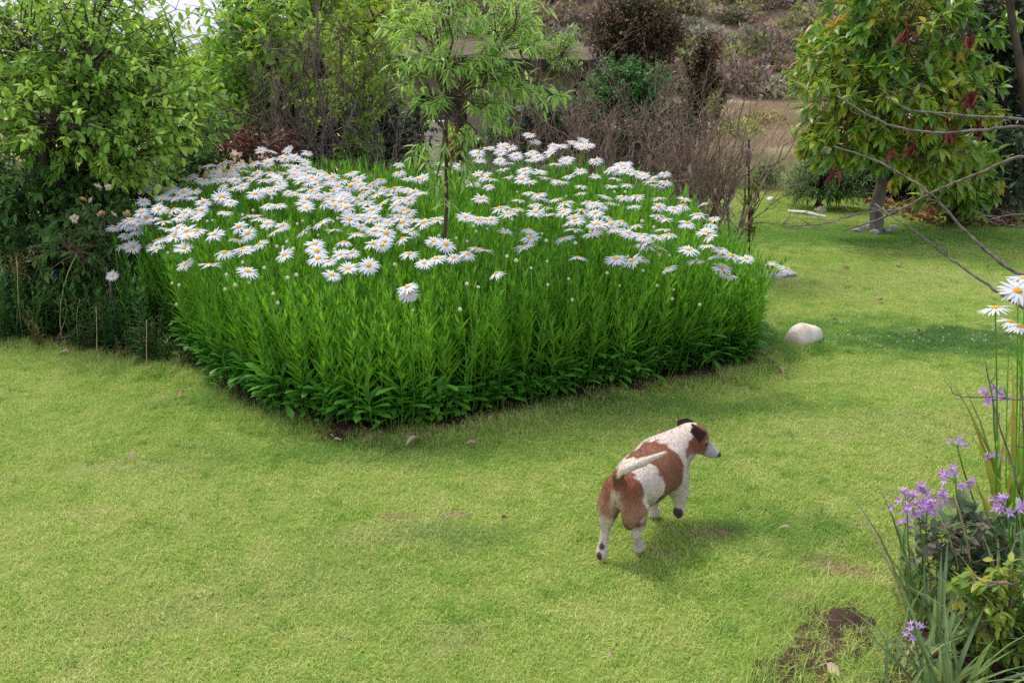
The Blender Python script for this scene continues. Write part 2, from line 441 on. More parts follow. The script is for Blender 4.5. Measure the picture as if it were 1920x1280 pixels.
m, n, l, p, out = new_mat('ground')
g, c = lawn_colour(n, l, False)
sx = n.new('ShaderNodeSeparateXYZ'); l.new(g.outputs['Position'], sx.inputs[0])
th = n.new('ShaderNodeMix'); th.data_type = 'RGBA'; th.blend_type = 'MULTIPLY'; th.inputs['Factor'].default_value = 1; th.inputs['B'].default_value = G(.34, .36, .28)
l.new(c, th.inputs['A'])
fn = n.new('ShaderNodeTexNoise'); fn.inputs['Scale'].default_value = .5; fn.inputs['Detail'].default_value = 9; fn.inputs['Roughness'].default_value = .7
l.new(g.outputs['Position'], fn.inputs['Vector'])
fr = ramp(n, [(.3, lin(140, 118, 92)), (.5, lin(186, 156, 132)), (.6, lin(204, 176, 154)), (.75, lin(140, 134, 88))]); l.new(fn.outputs['Fac'], fr.inputs[0])
hn = n.new('ShaderNodeTexNoise'); hn.inputs['Scale'].default_value = 1.1; hn.inputs['Detail'].default_value = 9
l.new(g.outputs['Position'], hn.inputs['Vector'])
hr = ramp(n, [(.35, lin(112, 102, 76)), (.5, lin(138, 122, 98)), (.65, lin(158, 140, 116))]); l.new(hn.outputs['Fac'], hr.inputs[0])
def band(a, b, A, B):
    wob_ = n.new('ShaderNodeMath'); wob_.operation = 'MULTIPLY_ADD'; wob_.inputs[1].default_value = (b - a) * 1.5; l.new(fn.outputs['Fac'], wob_.inputs[0]); l.new(sx.outputs['Y'], wob_.inputs[2])
    mr = n.new('ShaderNodeMapRange'); mr.inputs['From Min'].default_value = a + (b - a) * .75; mr.inputs['From Max'].default_value = b + (b - a) * .75; l.new(wob_.outputs[0], mr.inputs['Value'])
    q = n.new('ShaderNodeMix'); q.data_type = 'RGBA'; l.new(mr.outputs[0], q.inputs['Factor']); l.new(A, q.inputs['A']); l.new(B, q.inputs['B'])
    return q.outputs['Result']
rough_g = n.new('ShaderNodeRGB'); rough_g.outputs[0].default_value = lin(126, 130, 80)
c2 = band(11.0, 13.0, th.outputs['Result'], rough_g.outputs[0])
c2 = band(16, 20, c2, fr.outputs[0]); c2 = band(35, 38, c2, hr.outputs[0])
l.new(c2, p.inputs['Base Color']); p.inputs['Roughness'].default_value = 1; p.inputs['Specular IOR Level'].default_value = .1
b = n.new('ShaderNodeBump'); b.inputs['Strength'].default_value = .6; b.inputs['Distance'].default_value = .05
l.new(hn.outputs['Fac'], b.inputs['Height']); l.new(b.outputs[0], p.inputs['Normal'])
M['ground'] = m

gx = np.concatenate([-np.geomspace(160, 8, 22), np.linspace(-7.6, 9, 60), np.geomspace(9.4, 160, 34)])
gy = np.concatenate([np.linspace(-30, 0, 6), np.linspace(1, 60, 120), np.geomspace(61, 900, 30)])
XX, YY = np.meshgrid(gx, gy)
gi_ = np.arange(XX.size).reshape(XX.shape)
mb = MB()
mb.add(np.stack([XX, YY, terrain(XX, YY)], -1).reshape(-1, 3), [np.stack([gi_[:-1, :-1], gi_[:-1, 1:], gi_[1:, 1:], gi_[1:, :-1]], -1).reshape(-1, 4)])
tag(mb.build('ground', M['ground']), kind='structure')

# bare earth of the beds: sheets a little above the ground with clods
def soil_sheet(name, poly, mat, h=.012, step=.06, lump=.018):
    lo, hi = poly.min(0) - .05, poly.max(0) + .05
    xs, ys = np.arange(lo[0], hi[0], step), np.arange(lo[1], hi[1], step)
    X, Y = np.meshgrid(xs, ys); P = np.stack([X.ravel(), Y.ravel()], -1)
    ins = inside(P, poly); d = edge_dist(P, poly) * np.where(ins, 1, -1)
    z = np.clip(d / .12, -1, 1) * h + RNG.random(len(P)) * lump * (d > .03) + .004
    idx = np.arange(len(P)).reshape(X.shape)
    q = np.stack([idx[:-1, :-1], idx[:-1, 1:], idx[1:, 1:], idx[1:, :-1]], -1).reshape(-1, 4)
    q = q[(d[q] > -.08).all(1)]
    m_ = MB(); m_.add(np.column_stack([P, z]), [q])
    return tag(m_.build(name, mat), kind='structure')
soil_sheet('bed_soil', BED, M['soil'])
soil_sheet('border_soil', LEFT, M['soil'])
soil_sheet('side_bed_soil', grow(RIGHT, -.03), M['soil'])
stp = at_z(1460, 634)
ST = np.array([(stp.x - .16 + .2 * math.cos(a), stp.y + .05 + .12 * math.sin(a)) for a in np.linspace(0, 2 * PI, 14)[:-1]])
soil_sheet('stone_soil', ST, M['soil'], step=.03, lump=.008)
soil_sheet('mole_soil', HOLE, M['soil'], step=.025, lump=.03)

# lawn: real blades in small tufts
def grass_patch(seed, size=.2, nb=1050, hmin=.010, hmax=.021):
    r = np.random.default_rng(seed)
    pr, pa = size * .74 * np.sqrt(r.random(nb)), r.uniform(0, 2 * PI, nb)
    pos = np.column_stack([pr * np.cos(pa), pr * np.sin(pa), np.full(nb, -.003)])
    az = r.uniform(0, 2 * PI, nb); lean = np.abs(r.normal(.6, .4, nb)).clip(.05, 1.45)
    L = r.uniform(hmin, hmax, nb) * (1 + .5 * (lean > .9)); W = r.uniform(.0013, .0025, nb)
    d1 = np.column_stack([np.cos(az) * np.sin(lean * .6), np.sin(az) * np.sin(lean * .6), np.cos(lean * .6)])
    l2 = np.minimum(lean * 1.35, 1.75)
    d2 = np.column_stack([np.cos(az) * np.sin(l2), np.sin(az) * np.sin(l2), np.cos(l2)])
    s = np.column_stack([-np.sin(az + r.normal(0, .5, nb)), np.cos(az), np.zeros(nb)])
    p1 = pos + d1 * (L * .55)[:, None]; p2 = p1 + d2 * (L * .55)[:, None]
    w = s * W[:, None] * .5
    V = np.stack([pos - w, pos + w, p1 - w, p1 + w, p2], 1).reshape(-1, 3)
    o = (np.arange(nb) * 5)[:, None]
    m_ = MB(); m_.add(V, [np.array([[0, 1, 3, 2]]) + o, np.array([[2, 3, 4]]) + o])
    return m_.mesh('tuft', M['lawn_grass'], False)
tufts = [grass_patch(s) for s in range(7)]
long_tufts = [grass_patch(50 + s, .16, 260, .03, .075) for s in range(3)]
step = .148
gxs, gys = np.arange(-5.5, 8.2, step), np.arange(1.7, 12.2, step)
X, Y = np.meshgrid(gxs, gys)
P = np.column_stack([X.ravel(), Y.ravel()]) + RNG.uniform(-.05, .05, (X.size, 2))
keep = np.abs(P[:, 0]) < P[:, 1] * .56 + .8
keep &= ~(inside(P, BED) & (edge_dist(P, BED) > .03)) & ~(inside(P, LEFT) & (edge_dist(P, LEFT) > .03)) & ~(inside(P, RIGHT) & (edge_dist(P, RIGHT) > .05)) & ~inside(P, grow(HOLE, .10))
keep &= ~(inside(P, ST))
keep &= ~((P[:, 1] > 6.9) & (P[:, 0] < .2)) & ~((P[:, 1] > 11.2) & (P[:, 0] > 4.2))
P = P[keep]
mz = inside(P, grow(HOLE, .12))
N = len(P)
rot = np.column_stack([RNG.normal(0, .03, (N, 2)), RNG.uniform(0, 2 * PI, N)])
far = sstep(10.8, 12, P[:, 1])
sz = RNG.uniform(.75, 1.25, N) * (1 + far * .8)
scl = np.column_stack([np.full(N, 1.0), np.full(N, 1.0), sz])
lawn = gn_scatter('lawn_grass', tufts, np.column_stack([P, terrain(P[:, 0], P[:, 1])]), rot, scl, RNG.integers(0, 7, N))
tag(lawn, 'short mown lawn of green and yellowish turf around the daisy bed', 'grass', kind='stuff')
# longer uncut tufts along the edges of the beds
E = []
for poly, dens, sel in ((BED, 34, lambda q: q[1] < 6.2), (LEFT, 22, lambda q: q[1] < 5.9), (RIGHT, 40, lambda q: True), (HOLE, 14, lambda q: True)):
    nx = np.roll(poly, -1, 0)
    for a, b_ in zip(poly, nx):
        for k in range(int(np.linalg.norm(b_ - a) * dens) + 1):
            q = a + (b_ - a) * RNG.random() + RNG.normal(0, .035, 2)
            if sel(q) and abs(q[0]) < q[1] * .56 + .5: E.append(q)
for c_, r_, k in ((at_z(1505, 645), .16, 26), (at_z(1440, 660), .12, 22), (at_z(1555, 1130), .06, 5), (at_z(1500, 1215), .07, 8)):
    for _ in range(k): E.append(np.array([c_.x, c_.y]) + RNG.normal(0, r_ * .5, 2))
for c_, r_, k in ((at_z(1490, 660), .07, 12), (at_z(1530, 652), .05, 8)):
    for _ in range(k): E.append(np.array([c_.x, c_.y]) + RNG.normal(0, r_ * .6, 2))
E = np.array(E); N = len(E)
tag(gn_scatter('edge_grass', long_tufts, np.column_stack([E, np.zeros(N)]), np.column_stack([np.zeros((N, 2)), RNG.uniform(0, 6.28, N)]),
               np.repeat(RNG.uniform(.35, .95, N)[:, None], 3, 1), RNG.integers(0, 3, N)),
    'longer uncut grass fringe along the edges of the flower beds', 'grass', kind='stuff')

# coarser tufts and flat rosettes that break up the mown turf
k = 900; TP = np.column_stack([RNG.uniform(-3.2, 5.5, k), 2.0 + RNG.random(k) ** 1.4 * 8.5])
TP = TP[(np.abs(TP[:, 0]) < TP[:, 1] * .56 + .3) & ~inside(TP, grow(BED, .05)) & ~inside(TP, LEFT) & ~inside(TP, RIGHT) & ~inside(TP, HOLE)]
TP = TP[np.sin(TP[:, 0] * 2.3 + 1.1) * np.sin(TP[:, 1] * 2.9 + .4) + RNG.normal(0, .5, len(TP)) > .1]
coarse = []
for sd in range(4):
    m_ = grass_patch(70 + sd, .05, 46, .02, .042); m_.materials.clear(); m_.materials.append(leaf_mat('coarse_grass', [G(.12, .27, .05), G(.19, .36, .07), G(.30, .44, .10)], .3, .5, .3) if sd == 0 else coarse[0].materials[0]); coarse.append(m_)
N = len(TP)
tag(gn_scatter('turf_tufts', coarse, np.column_stack([TP, np.zeros(N)]), np.column_stack([np.zeros((N, 2)), RNG.uniform(0, 6.28, N)]), np.repeat(RNG.uniform(.6, 1.1, N)[:, None], 3, 1), RNG.integers(0, 4, N)), 'coarser green tufts scattered through the mown lawn', 'grass', kind='stuff')
# ------------------------------------------------------------------ the daisy bed
SPAT = leaf_tpl(.30, 'spat', .30, .22, (0, .3, .55, .8, 1))
LANCE = leaf_tpl(.135, 'lance', .35, .10, (0, .35, .7, 1))
def daisy_stem_mesh(seed, H=.64, nleaf=54, leafy_to=.93):
    r = np.random.default_rng(seed)
    mb = MB()
    bend = r.normal(0, .045, 2); bend2 = r.normal(0, .02, 2)
    f = np.linspace(0, 1, 9)
    pts = np.column_stack([bend[0] * f ** 2 + bend2[0] * np.sin(f * 5), bend[1] * f ** 2 + bend2[1] * np.sin(f * 4.2), f * H])
    tube(mb, pts, np.linspace(.0042, .0017, 9), 4)
    ff = np.sort(r.uniform(.10, leafy_to, nleaf) ** 1.0)
    az = np.arange(nleaf) * 2.39996 + r.normal(0, .4, nleaf)
    base = np.column_stack([np.interp(ff, f, pts[:, i]) for i in range(3)])
    ang = np.interp(ff, [0, .2, .45, 1], [1.55, 1.05, .45, .2]) + r.normal(0, .16, nleaf)
    L = np.interp(ff, [0, .25, .5, .8, 1], [.075, .10, .085, .06, .035]) * r.uniform(.75, 1.25, nleaf)
    d = np.column_stack([np.cos(az) * np.sin(ang), np.sin(az) * np.sin(ang), np.cos(ang)])
    low = ff < .30
    Rm = frames(d, np.array([0, 0, 1.0]))
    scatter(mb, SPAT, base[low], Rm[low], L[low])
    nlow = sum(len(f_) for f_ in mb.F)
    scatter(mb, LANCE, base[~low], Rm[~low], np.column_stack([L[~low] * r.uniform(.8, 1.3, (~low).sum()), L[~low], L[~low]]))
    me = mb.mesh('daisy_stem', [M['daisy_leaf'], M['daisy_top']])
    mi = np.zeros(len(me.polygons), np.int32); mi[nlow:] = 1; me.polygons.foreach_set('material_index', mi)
    return me
stem_meshes = [daisy_stem_mesh(100 + i) for i in range(9)]
def rosette_mesh(seed):
    r = np.random.default_rng(seed); mb = MB(); k = 12
    az = r.uniform(0, 6.28, k); ang = r.uniform(.6, 1.8, k); h = r.uniform(.06, .24, k)
    d = np.column_stack([np.cos(az) * np.sin(ang), np.sin(az) * np.sin(ang), np.cos(ang)])
    scatter(mb, SPAT, np.column_stack([r.normal(0, .02, (k, 2)), h]), frames(d, np.array([0, 0, 1.0])), r.uniform(.09, .15, k))
    return mb.mesh('basal_leaves', M['daisy_leaf'])
rosettes = [rosette_mesh(200 + i) for i in range(5)]

def canopy(X, Y):
    """height of the flower layer over the bed"""
    X = np.asarray(X, float); Y = np.asarray(Y, float)
    h = .73 + .088 * (Y - 4.0)
    h = h * (1 - .34 * sstep(.75, 1.5, X)) * (1 - .13 * sstep(-1.5, -2.4, X))
    return h
CEN = np.array([-.35, 5.7])
def lean_dir(p):
    d = edge_dist([p], BED)[0]
    v = np.array(p) - CEN; v = v / (np.linalg.norm(v) + 1e-6)
    return v, float(np.clip(1 - d / .55, 0, 1))

# leafy stems filling the bed
P = []
tries = np.column_stack([RNG.uniform(-2.7, 1.8, 30000), RNG.uniform(3.9, 7.3, 30000)])
ok = inside(tries, BED); tries = tries[ok]; de = edge_dist(tries, BED)
tries = tries[de > .09]
cell = {}
for q in tries:
    k = (int(q[0] / .047), int(q[1] / .047))
    if k in cell: continue
    cell[k] = 1; P.append(q)
P = np.array(P)
sap = np.array([-.315, 4.86])
P = P[~((np.abs(P[:, 0] - sap[0] - .02) < .05) & (P[:, 1] < sap[1] + .05) & (P[:, 1] > sap[1] - .10))]
N = len(P)
de = edge_dist(P, BED)
hgt = canopy(P[:, 0], P[:, 1]) * RNG.uniform(.80, .99, N) * np.interp(de, [.1, .35, .7], [.95, .98, 1])
v = nrm(P - CEN); amt = np.clip(1 - de / .7, 0, 1) * .13 + RNG.normal(0, .03, N)
tx = -v[:, 1] * amt + RNG.normal(0, .05, N); ty = v[:, 0] * amt + RNG.normal(0, .05, N)
rz = RNG.uniform(0, 6.28, N)
from mathutils import Euler
rots = []
for a, b_, c_ in zip(tx, ty, rz):
    rots.append(tuple((Matrix.Rotation(a, 3, 'X') @ Matrix.Rotation(b_, 3, 'Y') @ Matrix.Rotation(c_, 3, 'Z')).to_euler()))
rots = np.array(rots)
sxy = RNG.uniform(.85, 1.15, N)
scl = np.column_stack([sxy, sxy, hgt / .64])
ids = RNG.integers(0, 9, N)
front = (P[:, 1] < 6.3) & (de < .34)
vis = np.where(front, np.linalg.norm(P, axis=1) + de * 2.5, 99)
order = np.argsort(vis)[:240]
solo = np.zeros(N, bool); solo[order] = True
rest = ~solo
tag(gn_scatter('daisy_foliage', stem_meshes, np.column_stack([P[rest], np.zeros(rest.sum())]), rots[rest], scl[rest], ids[rest]),
    'dense mass of bright green leafy daisy stems filling the bed', 'foliage', kind='stuff')
for i in order:
    o = link('leafy_daisy', stem_meshes[ids[i]], loc=(P[i][0], P[i][1], 0))
    o.rotation_euler = tuple(rots[i]); o.scale = tuple(scl[i])
    tag(o, 'leafy green stem without bloom in the front face of the daisy clump', 'daisy plant', 'leafy stems at the front of the daisy bed')
# basal leaves hanging over the edge
E = []
nx = np.roll(BED, -1, 0)
for a, b_ in zip(BED, nx):
    for k in range(int(np.linalg.norm(b_ - a) * 13)):
        q = a + (b_ - a) * RNG.random(); q = q + nrm(CEN - q) * RNG.uniform(.03, .16)
        if q[1] < 6.3: E.append(q)
E = np.array(E); N = len(E)
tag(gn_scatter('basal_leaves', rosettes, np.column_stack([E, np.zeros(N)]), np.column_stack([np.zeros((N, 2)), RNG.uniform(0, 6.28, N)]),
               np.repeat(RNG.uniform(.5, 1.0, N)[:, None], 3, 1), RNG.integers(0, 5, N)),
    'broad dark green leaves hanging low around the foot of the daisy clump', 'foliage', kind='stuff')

# flower heads
def head_meshes(seed, droop=.15, npet=24, rad=.053):
    r = np.random.default_rng(seed)
    pv, pf = leaf_tpl(.24, 'strap', .22, .0, (0, .35, .75, 1))
    pv = pv.copy(); pv[0] = (0, 0, 0)
    mb = MB()
    az = np.arange(npet) / npet * 2 * PI + r.normal(0, .05, npet)
    el = -droop + r.normal(0, .13, npet)
    L = (rad - .008) * r.uniform(.86, 1.06, npet)
    d = np.column_stack([np.cos(az) * np.cos(el), np.sin(az) * np.cos(el), np.sin(el)])
    base = np.column_stack([np.cos(az) * .008, np.sin(az) * .008, np.where(np.arange(npet) % 2, .0015, -.0005)])
    tv = pv.copy(); tv[:, 2] -= .12 * tv[:, 1] ** 2 - .05 * tv[:, 1]
    scatter(mb, (tv, pf), base, frames(d, np.array([0, 0, 1.0])), np.column_stack([L * r.uniform(.85, 1.15, npet), L, L]))
    pet = mb.mesh('petals', M['petal_white'])
    mb = MB()
    rows = [(.0122, -.001), (.0118, .002), (.0095, .0042), (.0055, .0054)]
    A = np.arange(12) * 2 * PI / 12
    V = [(rr_ * math.cos(a), rr_ * math.sin(a), z) for rr_, z in rows for a in A] + [(0, 0, .005)]
    idx = np.arange(48).reshape(4, 12)
    q = np.stack([idx[:-1], np.roll(idx[:-1], -1, 1), np.roll(idx[1:], -1, 1), idx[1:]], -1).reshape(-1, 4)
    tr = np.stack([idx[3], np.roll(idx[3], -1), np.full(12, 48)], -1)
    mb.add(V, [q, tr])
    disc = mb.mesh('flower_disc', M['disc_yellow'])
    return pet, disc
heads = [head_meshes(1, .02), head_meshes(2, .22, 22), head_meshes(3, -.12, 26), head_meshes(4, .40, 20), head_meshes(5, .10, 28, .055), head_meshes(6, -.45, 18, .045)]
def stem_only(seed, leafy=True):
    """flower stalk, unit height, a few small leaves low down"""
    r = np.random.default_rng(seed); mb = MB()
    f = np.linspace(0, 1, 7); b0 = r.normal(0, .02, 2)
    pts = np.column_stack([b0[0] * np.sin(f * PI), b0[1] * np.sin(f * PI), f])
    tube(mb, pts, np.linspace(.0034, .0019, 7), 4)
    k = 12; ff = r.uniform(.15, .85, k); az = r.uniform(0, 6.28, k)
    ang = r.uniform(.3, .7, k)
    d = np.column_stack([np.cos(az) * np.sin(ang), np.sin(az) * np.sin(ang), np.cos(ang)])
    base = np.column_stack([np.interp(ff, f, pts[:, i]) for i in range(3)])
    scatter(mb, LANCE, base, frames(d, np.array([0, 0, 1.0])), np.interp(ff, [0, 1], [.08, .03]))
    return mb.mesh('flower_stalk', M['daisy_top'])
stalks = [stem_only(300 + i) for i in range(6)]

FL = []
for u, w in [(318,152),(390,155),(500,148),(625,163),(275,235),(380,220),(362,235),(460,195),(605,230),(535,200),(60,245),(200,285),(530,285),(490,245),(710,290),(120,322),(150,350),(260,340),(10,305),(340,350),(430,350),(610,320),(685,345),(755,315),(860,350),(920,300),(190,388),(125,403),(310,435),(350,420),(450,390),(740,385),(640,365),(800,420),(870,435),(915,385),(590,405),(985,385),(940,355),(45,460),(115,495),(365,517),(605,500),(740,500),(800,485),(810,520),(620,535),(75,563),(440,515),(280,440),(1065,370),(1115,345),(1240,300),(1300,345),(1365,340),(1210,400),(1270,410),(1340,425),(1180,450),(1050,410),(960,470),(1120,505),(1210,520),(1260,550),(1060,545),(960,590),(1040,600),(1080,600),(1245,595),(1330,615),(1165,632),(1110,660),(1065,688),(1150,700),(955,705),(910,610),(980,655),(310,605),(270,585),(360,640),(170,658),(230,700),(415,688),(460,650),(10,708),(155,747),(195,805),(220,825),(310,772),(75,827),(720,630),(605,690),(805,680),(475,845),(675,775),(690,820),(700,868),(768,888),(790,980),(898,938),(1035,915),(920,830),(870,758),(850,845),(1125,780),(1060,770),(1260,735),(1310,690),(1400,630),(1305,838),(1405,900),(1485,870),(1470,755),(1550,775),(1602,862),(1690,840),(1750,800),(1680,590),(1640,255),(1530,240),(1750,160),(1730,370),(1760,310),(1295,1060),(1298,1100),(230,955),(1490,610),(1770,610),
             (660,420),(700,455),(560,440),(500,430),(410,400),(230,330),(290,300),(380,300),(470,300),(560,265),(640,275),(830,390),(890,470),(760,455),(1000,430),(1090,440),(1140,400),(1300,420),(1390,440),(1020,500),(880,520),(1310,480),(1240,470),(20,350),(80,350),(100,290),(420,330),(520,330),(580,350),(150,300),(700,390),(660,330),(780,360)]:
    FL.append((400 + u / 3.556, 240 + w / 3.556))
for u, w in [(115,150),(125,195),(250,148),(315,115),(180,120),(245,195),(265,255),(265,110),(345,165),(435,148),(435,190),(460,80),(620,105),(690,85),(740,75),(740,115),(780,110),(550,150),(580,215),(640,200),(660,180),(825,195),(910,250),(950,250),(1000,225),(1010,260),(820,290),(730,260),(940,305),(1060,270),(1110,290),(1150,320),(1190,345),(1235,275),(1240,325),(1010,340),(915,350),(735,348),(660,290),(615,325),(520,300),(485,270),(395,255),(425,330),(380,305),(180,350),(150,290),(190,305),(80,330),(300,295),(420,388),(480,400),(360,435),(495,425),(730,390),(880,410),(985,415),(1065,410),(1200,420),(635,450),(460,460),(520,480),(770,445),(860,465),(905,450),(1050,478),(635,490),(250,480),(350,485),(295,515),(460,505),(540,525),(690,530),(740,490),(700,560),(820,510),(900,535),(985,560),(1060,585),(1200,470),(1240,545),(1290,485),(1200,525),(1350,430),(1465,455),(1435,520),(1370,570),(1515,575),(1480,625),(1505,650),(160,550),(110,550),(40,535),(195,550),(280,620),(430,610),(430,660),(660,575),(690,610),(635,660),(800,630),(840,580),(915,575),(940,610),(1020,630),(1085,640),(1110,660),(1190,650),(1110,690),(1215,720),(1255,640),(1225,610),(1380,730),(1490,705),(1570,725),(1540,765),(1635,765),(1725,785),(1425,800),(1265,840),(1580,840),(1620,885),(945,785),(1045,795),(1110,785),(720,775),(225,870),(150,735),(50,755)]:
    FL.append((860 + u / 3.2, 240 + w / 3.2))
for u, w in [(650,385),(715,432),(760,498),(720,360),(790,350),(810,300),(890,508),(870,480),(935,355),(950,395),(1050,505),(1070,405),(1085,440),(1000,435),(1225,425),(1060,595),(1198,597),(1060,300),(1150,285),(1160,240),(1090,215),(1050,185),(930,210),(910,280),(995,280),(855,150),(980,165),(910,170),(1095,95),(1050,105),(1160,120),(1190,30),(1115,180),(820,240),(770,375),(700,490),(1025,330),(1000,215),(960,300),(880,345),(1130,330)]:
    FL.append((u / 3.048, 300 + w / 3.048))
BED_G = grow(BED, .06)
def to_canopy(px, py):
    d = np.array(ray(px, py)); Y = 3.8 + np.arange(700) * .005
    Q = np.array([0, 0, CAM_H]) + d[None] * (Y / d[1])[:, None]
    ins = inside(Q[:, :2], BED_G)
    if not ins.any(): return None
    low = ins & (Q[:, 2] <= canopy(Q[:, 0], Q[:, 1]))
    k = np.argmax(low) if low.any() else np.nonzero(ins)[0][-1]
    return Vector(Q[k])
r_ = random.Random(5)
FL += [(px + r_.gauss(0, 22), py + r_.gauss(0, 9)) for px, py in FL if py < 455 and r_.random() < .25]
pts = []
for f in FL:
    q = to_canopy(*f)
    if q is not None and q.z > .25: pts.append(q)
pts.sort(key=lambda q: (q - Vector((0, 0, 1.6))).length)
def base_of(q, lean=.25):
    v, a = lean_dir((q.x, q.y))
    b_ = np.array([q.x, q.y]) - v * (lean * (.25 + a)) * .8
    return Vector((b_[0], b_[1], 0))
def put_daisy(q, base, label, group, nrm_dir=None, size=1.0, hi=None):
    """stalk from base to head q"""
    d = q - base; L = d.length
    rotm = d.to_track_quat('Z', 'Y').to_matrix() @ Matrix.Rotation(random.uniform(0, 6.28), 3, 'Z')
    root = link('daisy', stalks[random.randrange(6)])
    rm = Matrix.Translation(base) @ rotm.to_4x4() @ Matrix.Diagonal((1, 1, L, 1))
    root.matrix_basis = rm
    tag(root, label, 'daisy', group)
    nv = nrm_dir or Vector((random.gauss(0, .2), -.30 + random.gauss(0, .22), 1))
    hm = Matrix.Translation(q) @ nv.normalized().to_track_quat('Z', 'Y').to_matrix().to_4x4() @ Matrix.Rotation(random.uniform(0, 6.28), 4, 'Z') @ Matrix.Scale(size, 4)
    pet, disc = heads[hi if hi is not None else random.choice((0, 0, 1, 1, 2, 3, 4, 4))]
    inv = rm.inverted()
    for nm, me in (('petals', pet), ('flower_disc', disc)):
        o = link(nm, me, root)
        o.matrix_parent_inverse = inv
        o.matrix_basis = hm
    return root
def cluster_label(q):
    side = 'left' if q.x < -.33 * q.y / 5 else 'right'
    row = 'near the front edge' if q.y < 4.95 else 'in the thick of the bed'
    return f'white daisy with yellow centre {row}, {side} of the sapling trunk'
rest_heads = pts[285:]
for q in pts[:285]:
    left = q.x < -.2
    nv = Vector((random.gauss(-.03, .22), (-.30 if left else -.05) + random.gauss(0, .2) - (.25 if random.random() < .15 else 0), 1))
    if q.z < .66 and q.x > -.6 and q.y < 4.4: nv = Vector((random.gauss(0, .15), -.05, 1))
    put_daisy(q, base_of(q), cluster_label(q), 'white daisies blooming on the big clump', nv, random.uniform(.80, 1.12))
# the remaining far heads as one mass
mb_p, mb_d = MB(), MB()
fp, fr_, fs_, fi = [], [], [], []
def head_join(hi):
    return heads[hi]
hp = []
for q in rest_heads:
    nv = Vector((random.gauss(0, .2), -.3 + random.gauss(0, .2), 1)).normalized()
    e = (nv.to_track_quat('Z', 'Y').to_matrix() @ Matrix.Rotation(random.uniform(0, 6.28), 3, 'Z')).to_euler()
    hp.append((tuple(q), tuple(e), random.uniform(.88, 1.1), random.choice((0, 1, 2, 4))))
extra = []
if hp:
    hpos = np.array([h[0] for h in hp]); hrot = np.array([h[1] for h in hp]); hs = np.repeat(np.array([h[2] for h in hp])[:, None], 3, 1); hid = np.array([h[3] for h in hp])
    # petals and discs share the points; stalks below them
    pet_set = [h[0] for h in heads]; disc_set = [h[1] for h in heads]
    o = gn_scatter('far_daisies', pet_set + disc_set + stalks, np.vstack([hpos, hpos, hpos * [1, 1, 0]]), np.vstack([hrot, hrot, hrot * 0]),
                   np.vstack([hs, hs, np.column_stack([np.ones(len(hpos)), np.ones(len(hpos)), hpos[:, 2]])]),
                   np.concatenate([hid, hid + 6, RNG.integers(12, 18, len(hpos))]))
    tag(o, 'crowd of smaller white daisies at the back of the bed', 'daisies', kind='stuff')
# a few blooms that stand apart, and the unopened buds
def solo_daisy(px, py, Y, base_px, label, size=1.0, nv=None, hi=None, group=None):
    q = at_y(px, py, Y); b_ = Vector((base_px[0], base_px[1], 0))
    return put_daisy(q, b_, label, group, nv, size, hi)
q = at_z(212, 650); solo_daisy(212, 626, q.y + .05, (q.x - .02, q.y + .10), 'single low white daisy hanging over the lawn edge at the shaded left border', .85, Vector((.0, -.8, .6)), 0)
q = at_y(211, 518, 5.25); solo_daisy(211, 518, 5.25, (q.x - .05, q.y + .2), 'lone white daisy among the weeds left of the big clump', .72, Vector((.1, -.75, .65)), 2)
q = at_y(1447, 492, 5.45); solo_daisy(1447, 492, 5.45, (q.x - .28, q.y - .1), 'white daisy leaning out over the lawn right of the clump, upper one of two', .9, Vector((.05, -.1, 1)), 1)
q = at_y(1473, 503, 5.4); solo_daisy(1473, 503, 5.4, (q.x - .36, q.y - .1), 'white daisy leaning furthest out over the lawn, lower one of two right of the clump', 1.0, Vector((.3, -.35, 1)), 1)
for px, py, Y, sz, nv, lb in ((1908, 545, 2.62, 1.0, (0, -.45, .8), 'large white daisy facing the camera at the right edge, topmost of four'),
                              (1866, 577, 2.72, .95, (-.2, .05, 1), 'white daisy seen side-on left of the large one at the right edge'),
                              (1893, 603, 2.78, .85, (.2, -.15, 1), 'white daisy below the large one at the right edge, petals upturned'),
                              (1912, 612, 2.6, .8, (-.1, -.1, 1), 'lowest white daisy of the right edge group'),
                              (1922, 522, 2.75, 1.0, (0, -.1, 1), 'white daisy cut by the right edge of the view, just above the branch')):
    q = at_y(px, py, Y); put_daisy(q, Vector((q.x + .12, q.y + .02, 0)), lb, 'daisies at the right edge', Vector(nv), sz, 1 if sz < 1 else 4)

def bud_mesh(seed):
    r = np.random.default_rng(seed); mb = MB()
    A = np.arange(8) * 2 * PI / 8; rad = .0085
    rows = [(.3, -.9), (.85, -.5), (1, 0), (.8, .55), (.35, .95)]
    V = [(rad * a * math.cos(t), rad * a * math.sin(t), rad * z) for a, z in rows for t in A] + [(0, 0, rad * 1.05)]
    idx = np.arange(40).reshape(5, 8)
    mb.add(V, [np.stack([idx[:-1], np.roll(idx[:-1], -1, 1), np.roll(idx[1:], -1, 1), idx[1:]], -1).reshape(-1, 4), np.stack([idx[4], np.roll(idx[4], -1), np.full(8, 40)], -1)])
    return mb.mesh('bud', M['bud_green'])
bud_m = bud_mesh(1)
BUDS = [(400 + u / 3.556, 240 + w / 3.556) for u, w in [(195,580),(265,550),(390,470),(490,455),(560,640),(595,620),(800,625),(830,605),(700,715),(425,790),(465,795),(490,760),(535,805),(195,895),(340,932),(240,1028),(495,998),(555,980),(90,980),(80,1075),(400,1105),(430,1165),(1210,910),(810,810),(880,650),(1035,480),(1340,1140),(1690,1040),(1765,1060),(1645,1210),(1330,1215),(1620,735),(1505,720),(1750,690),(1435,780)]]
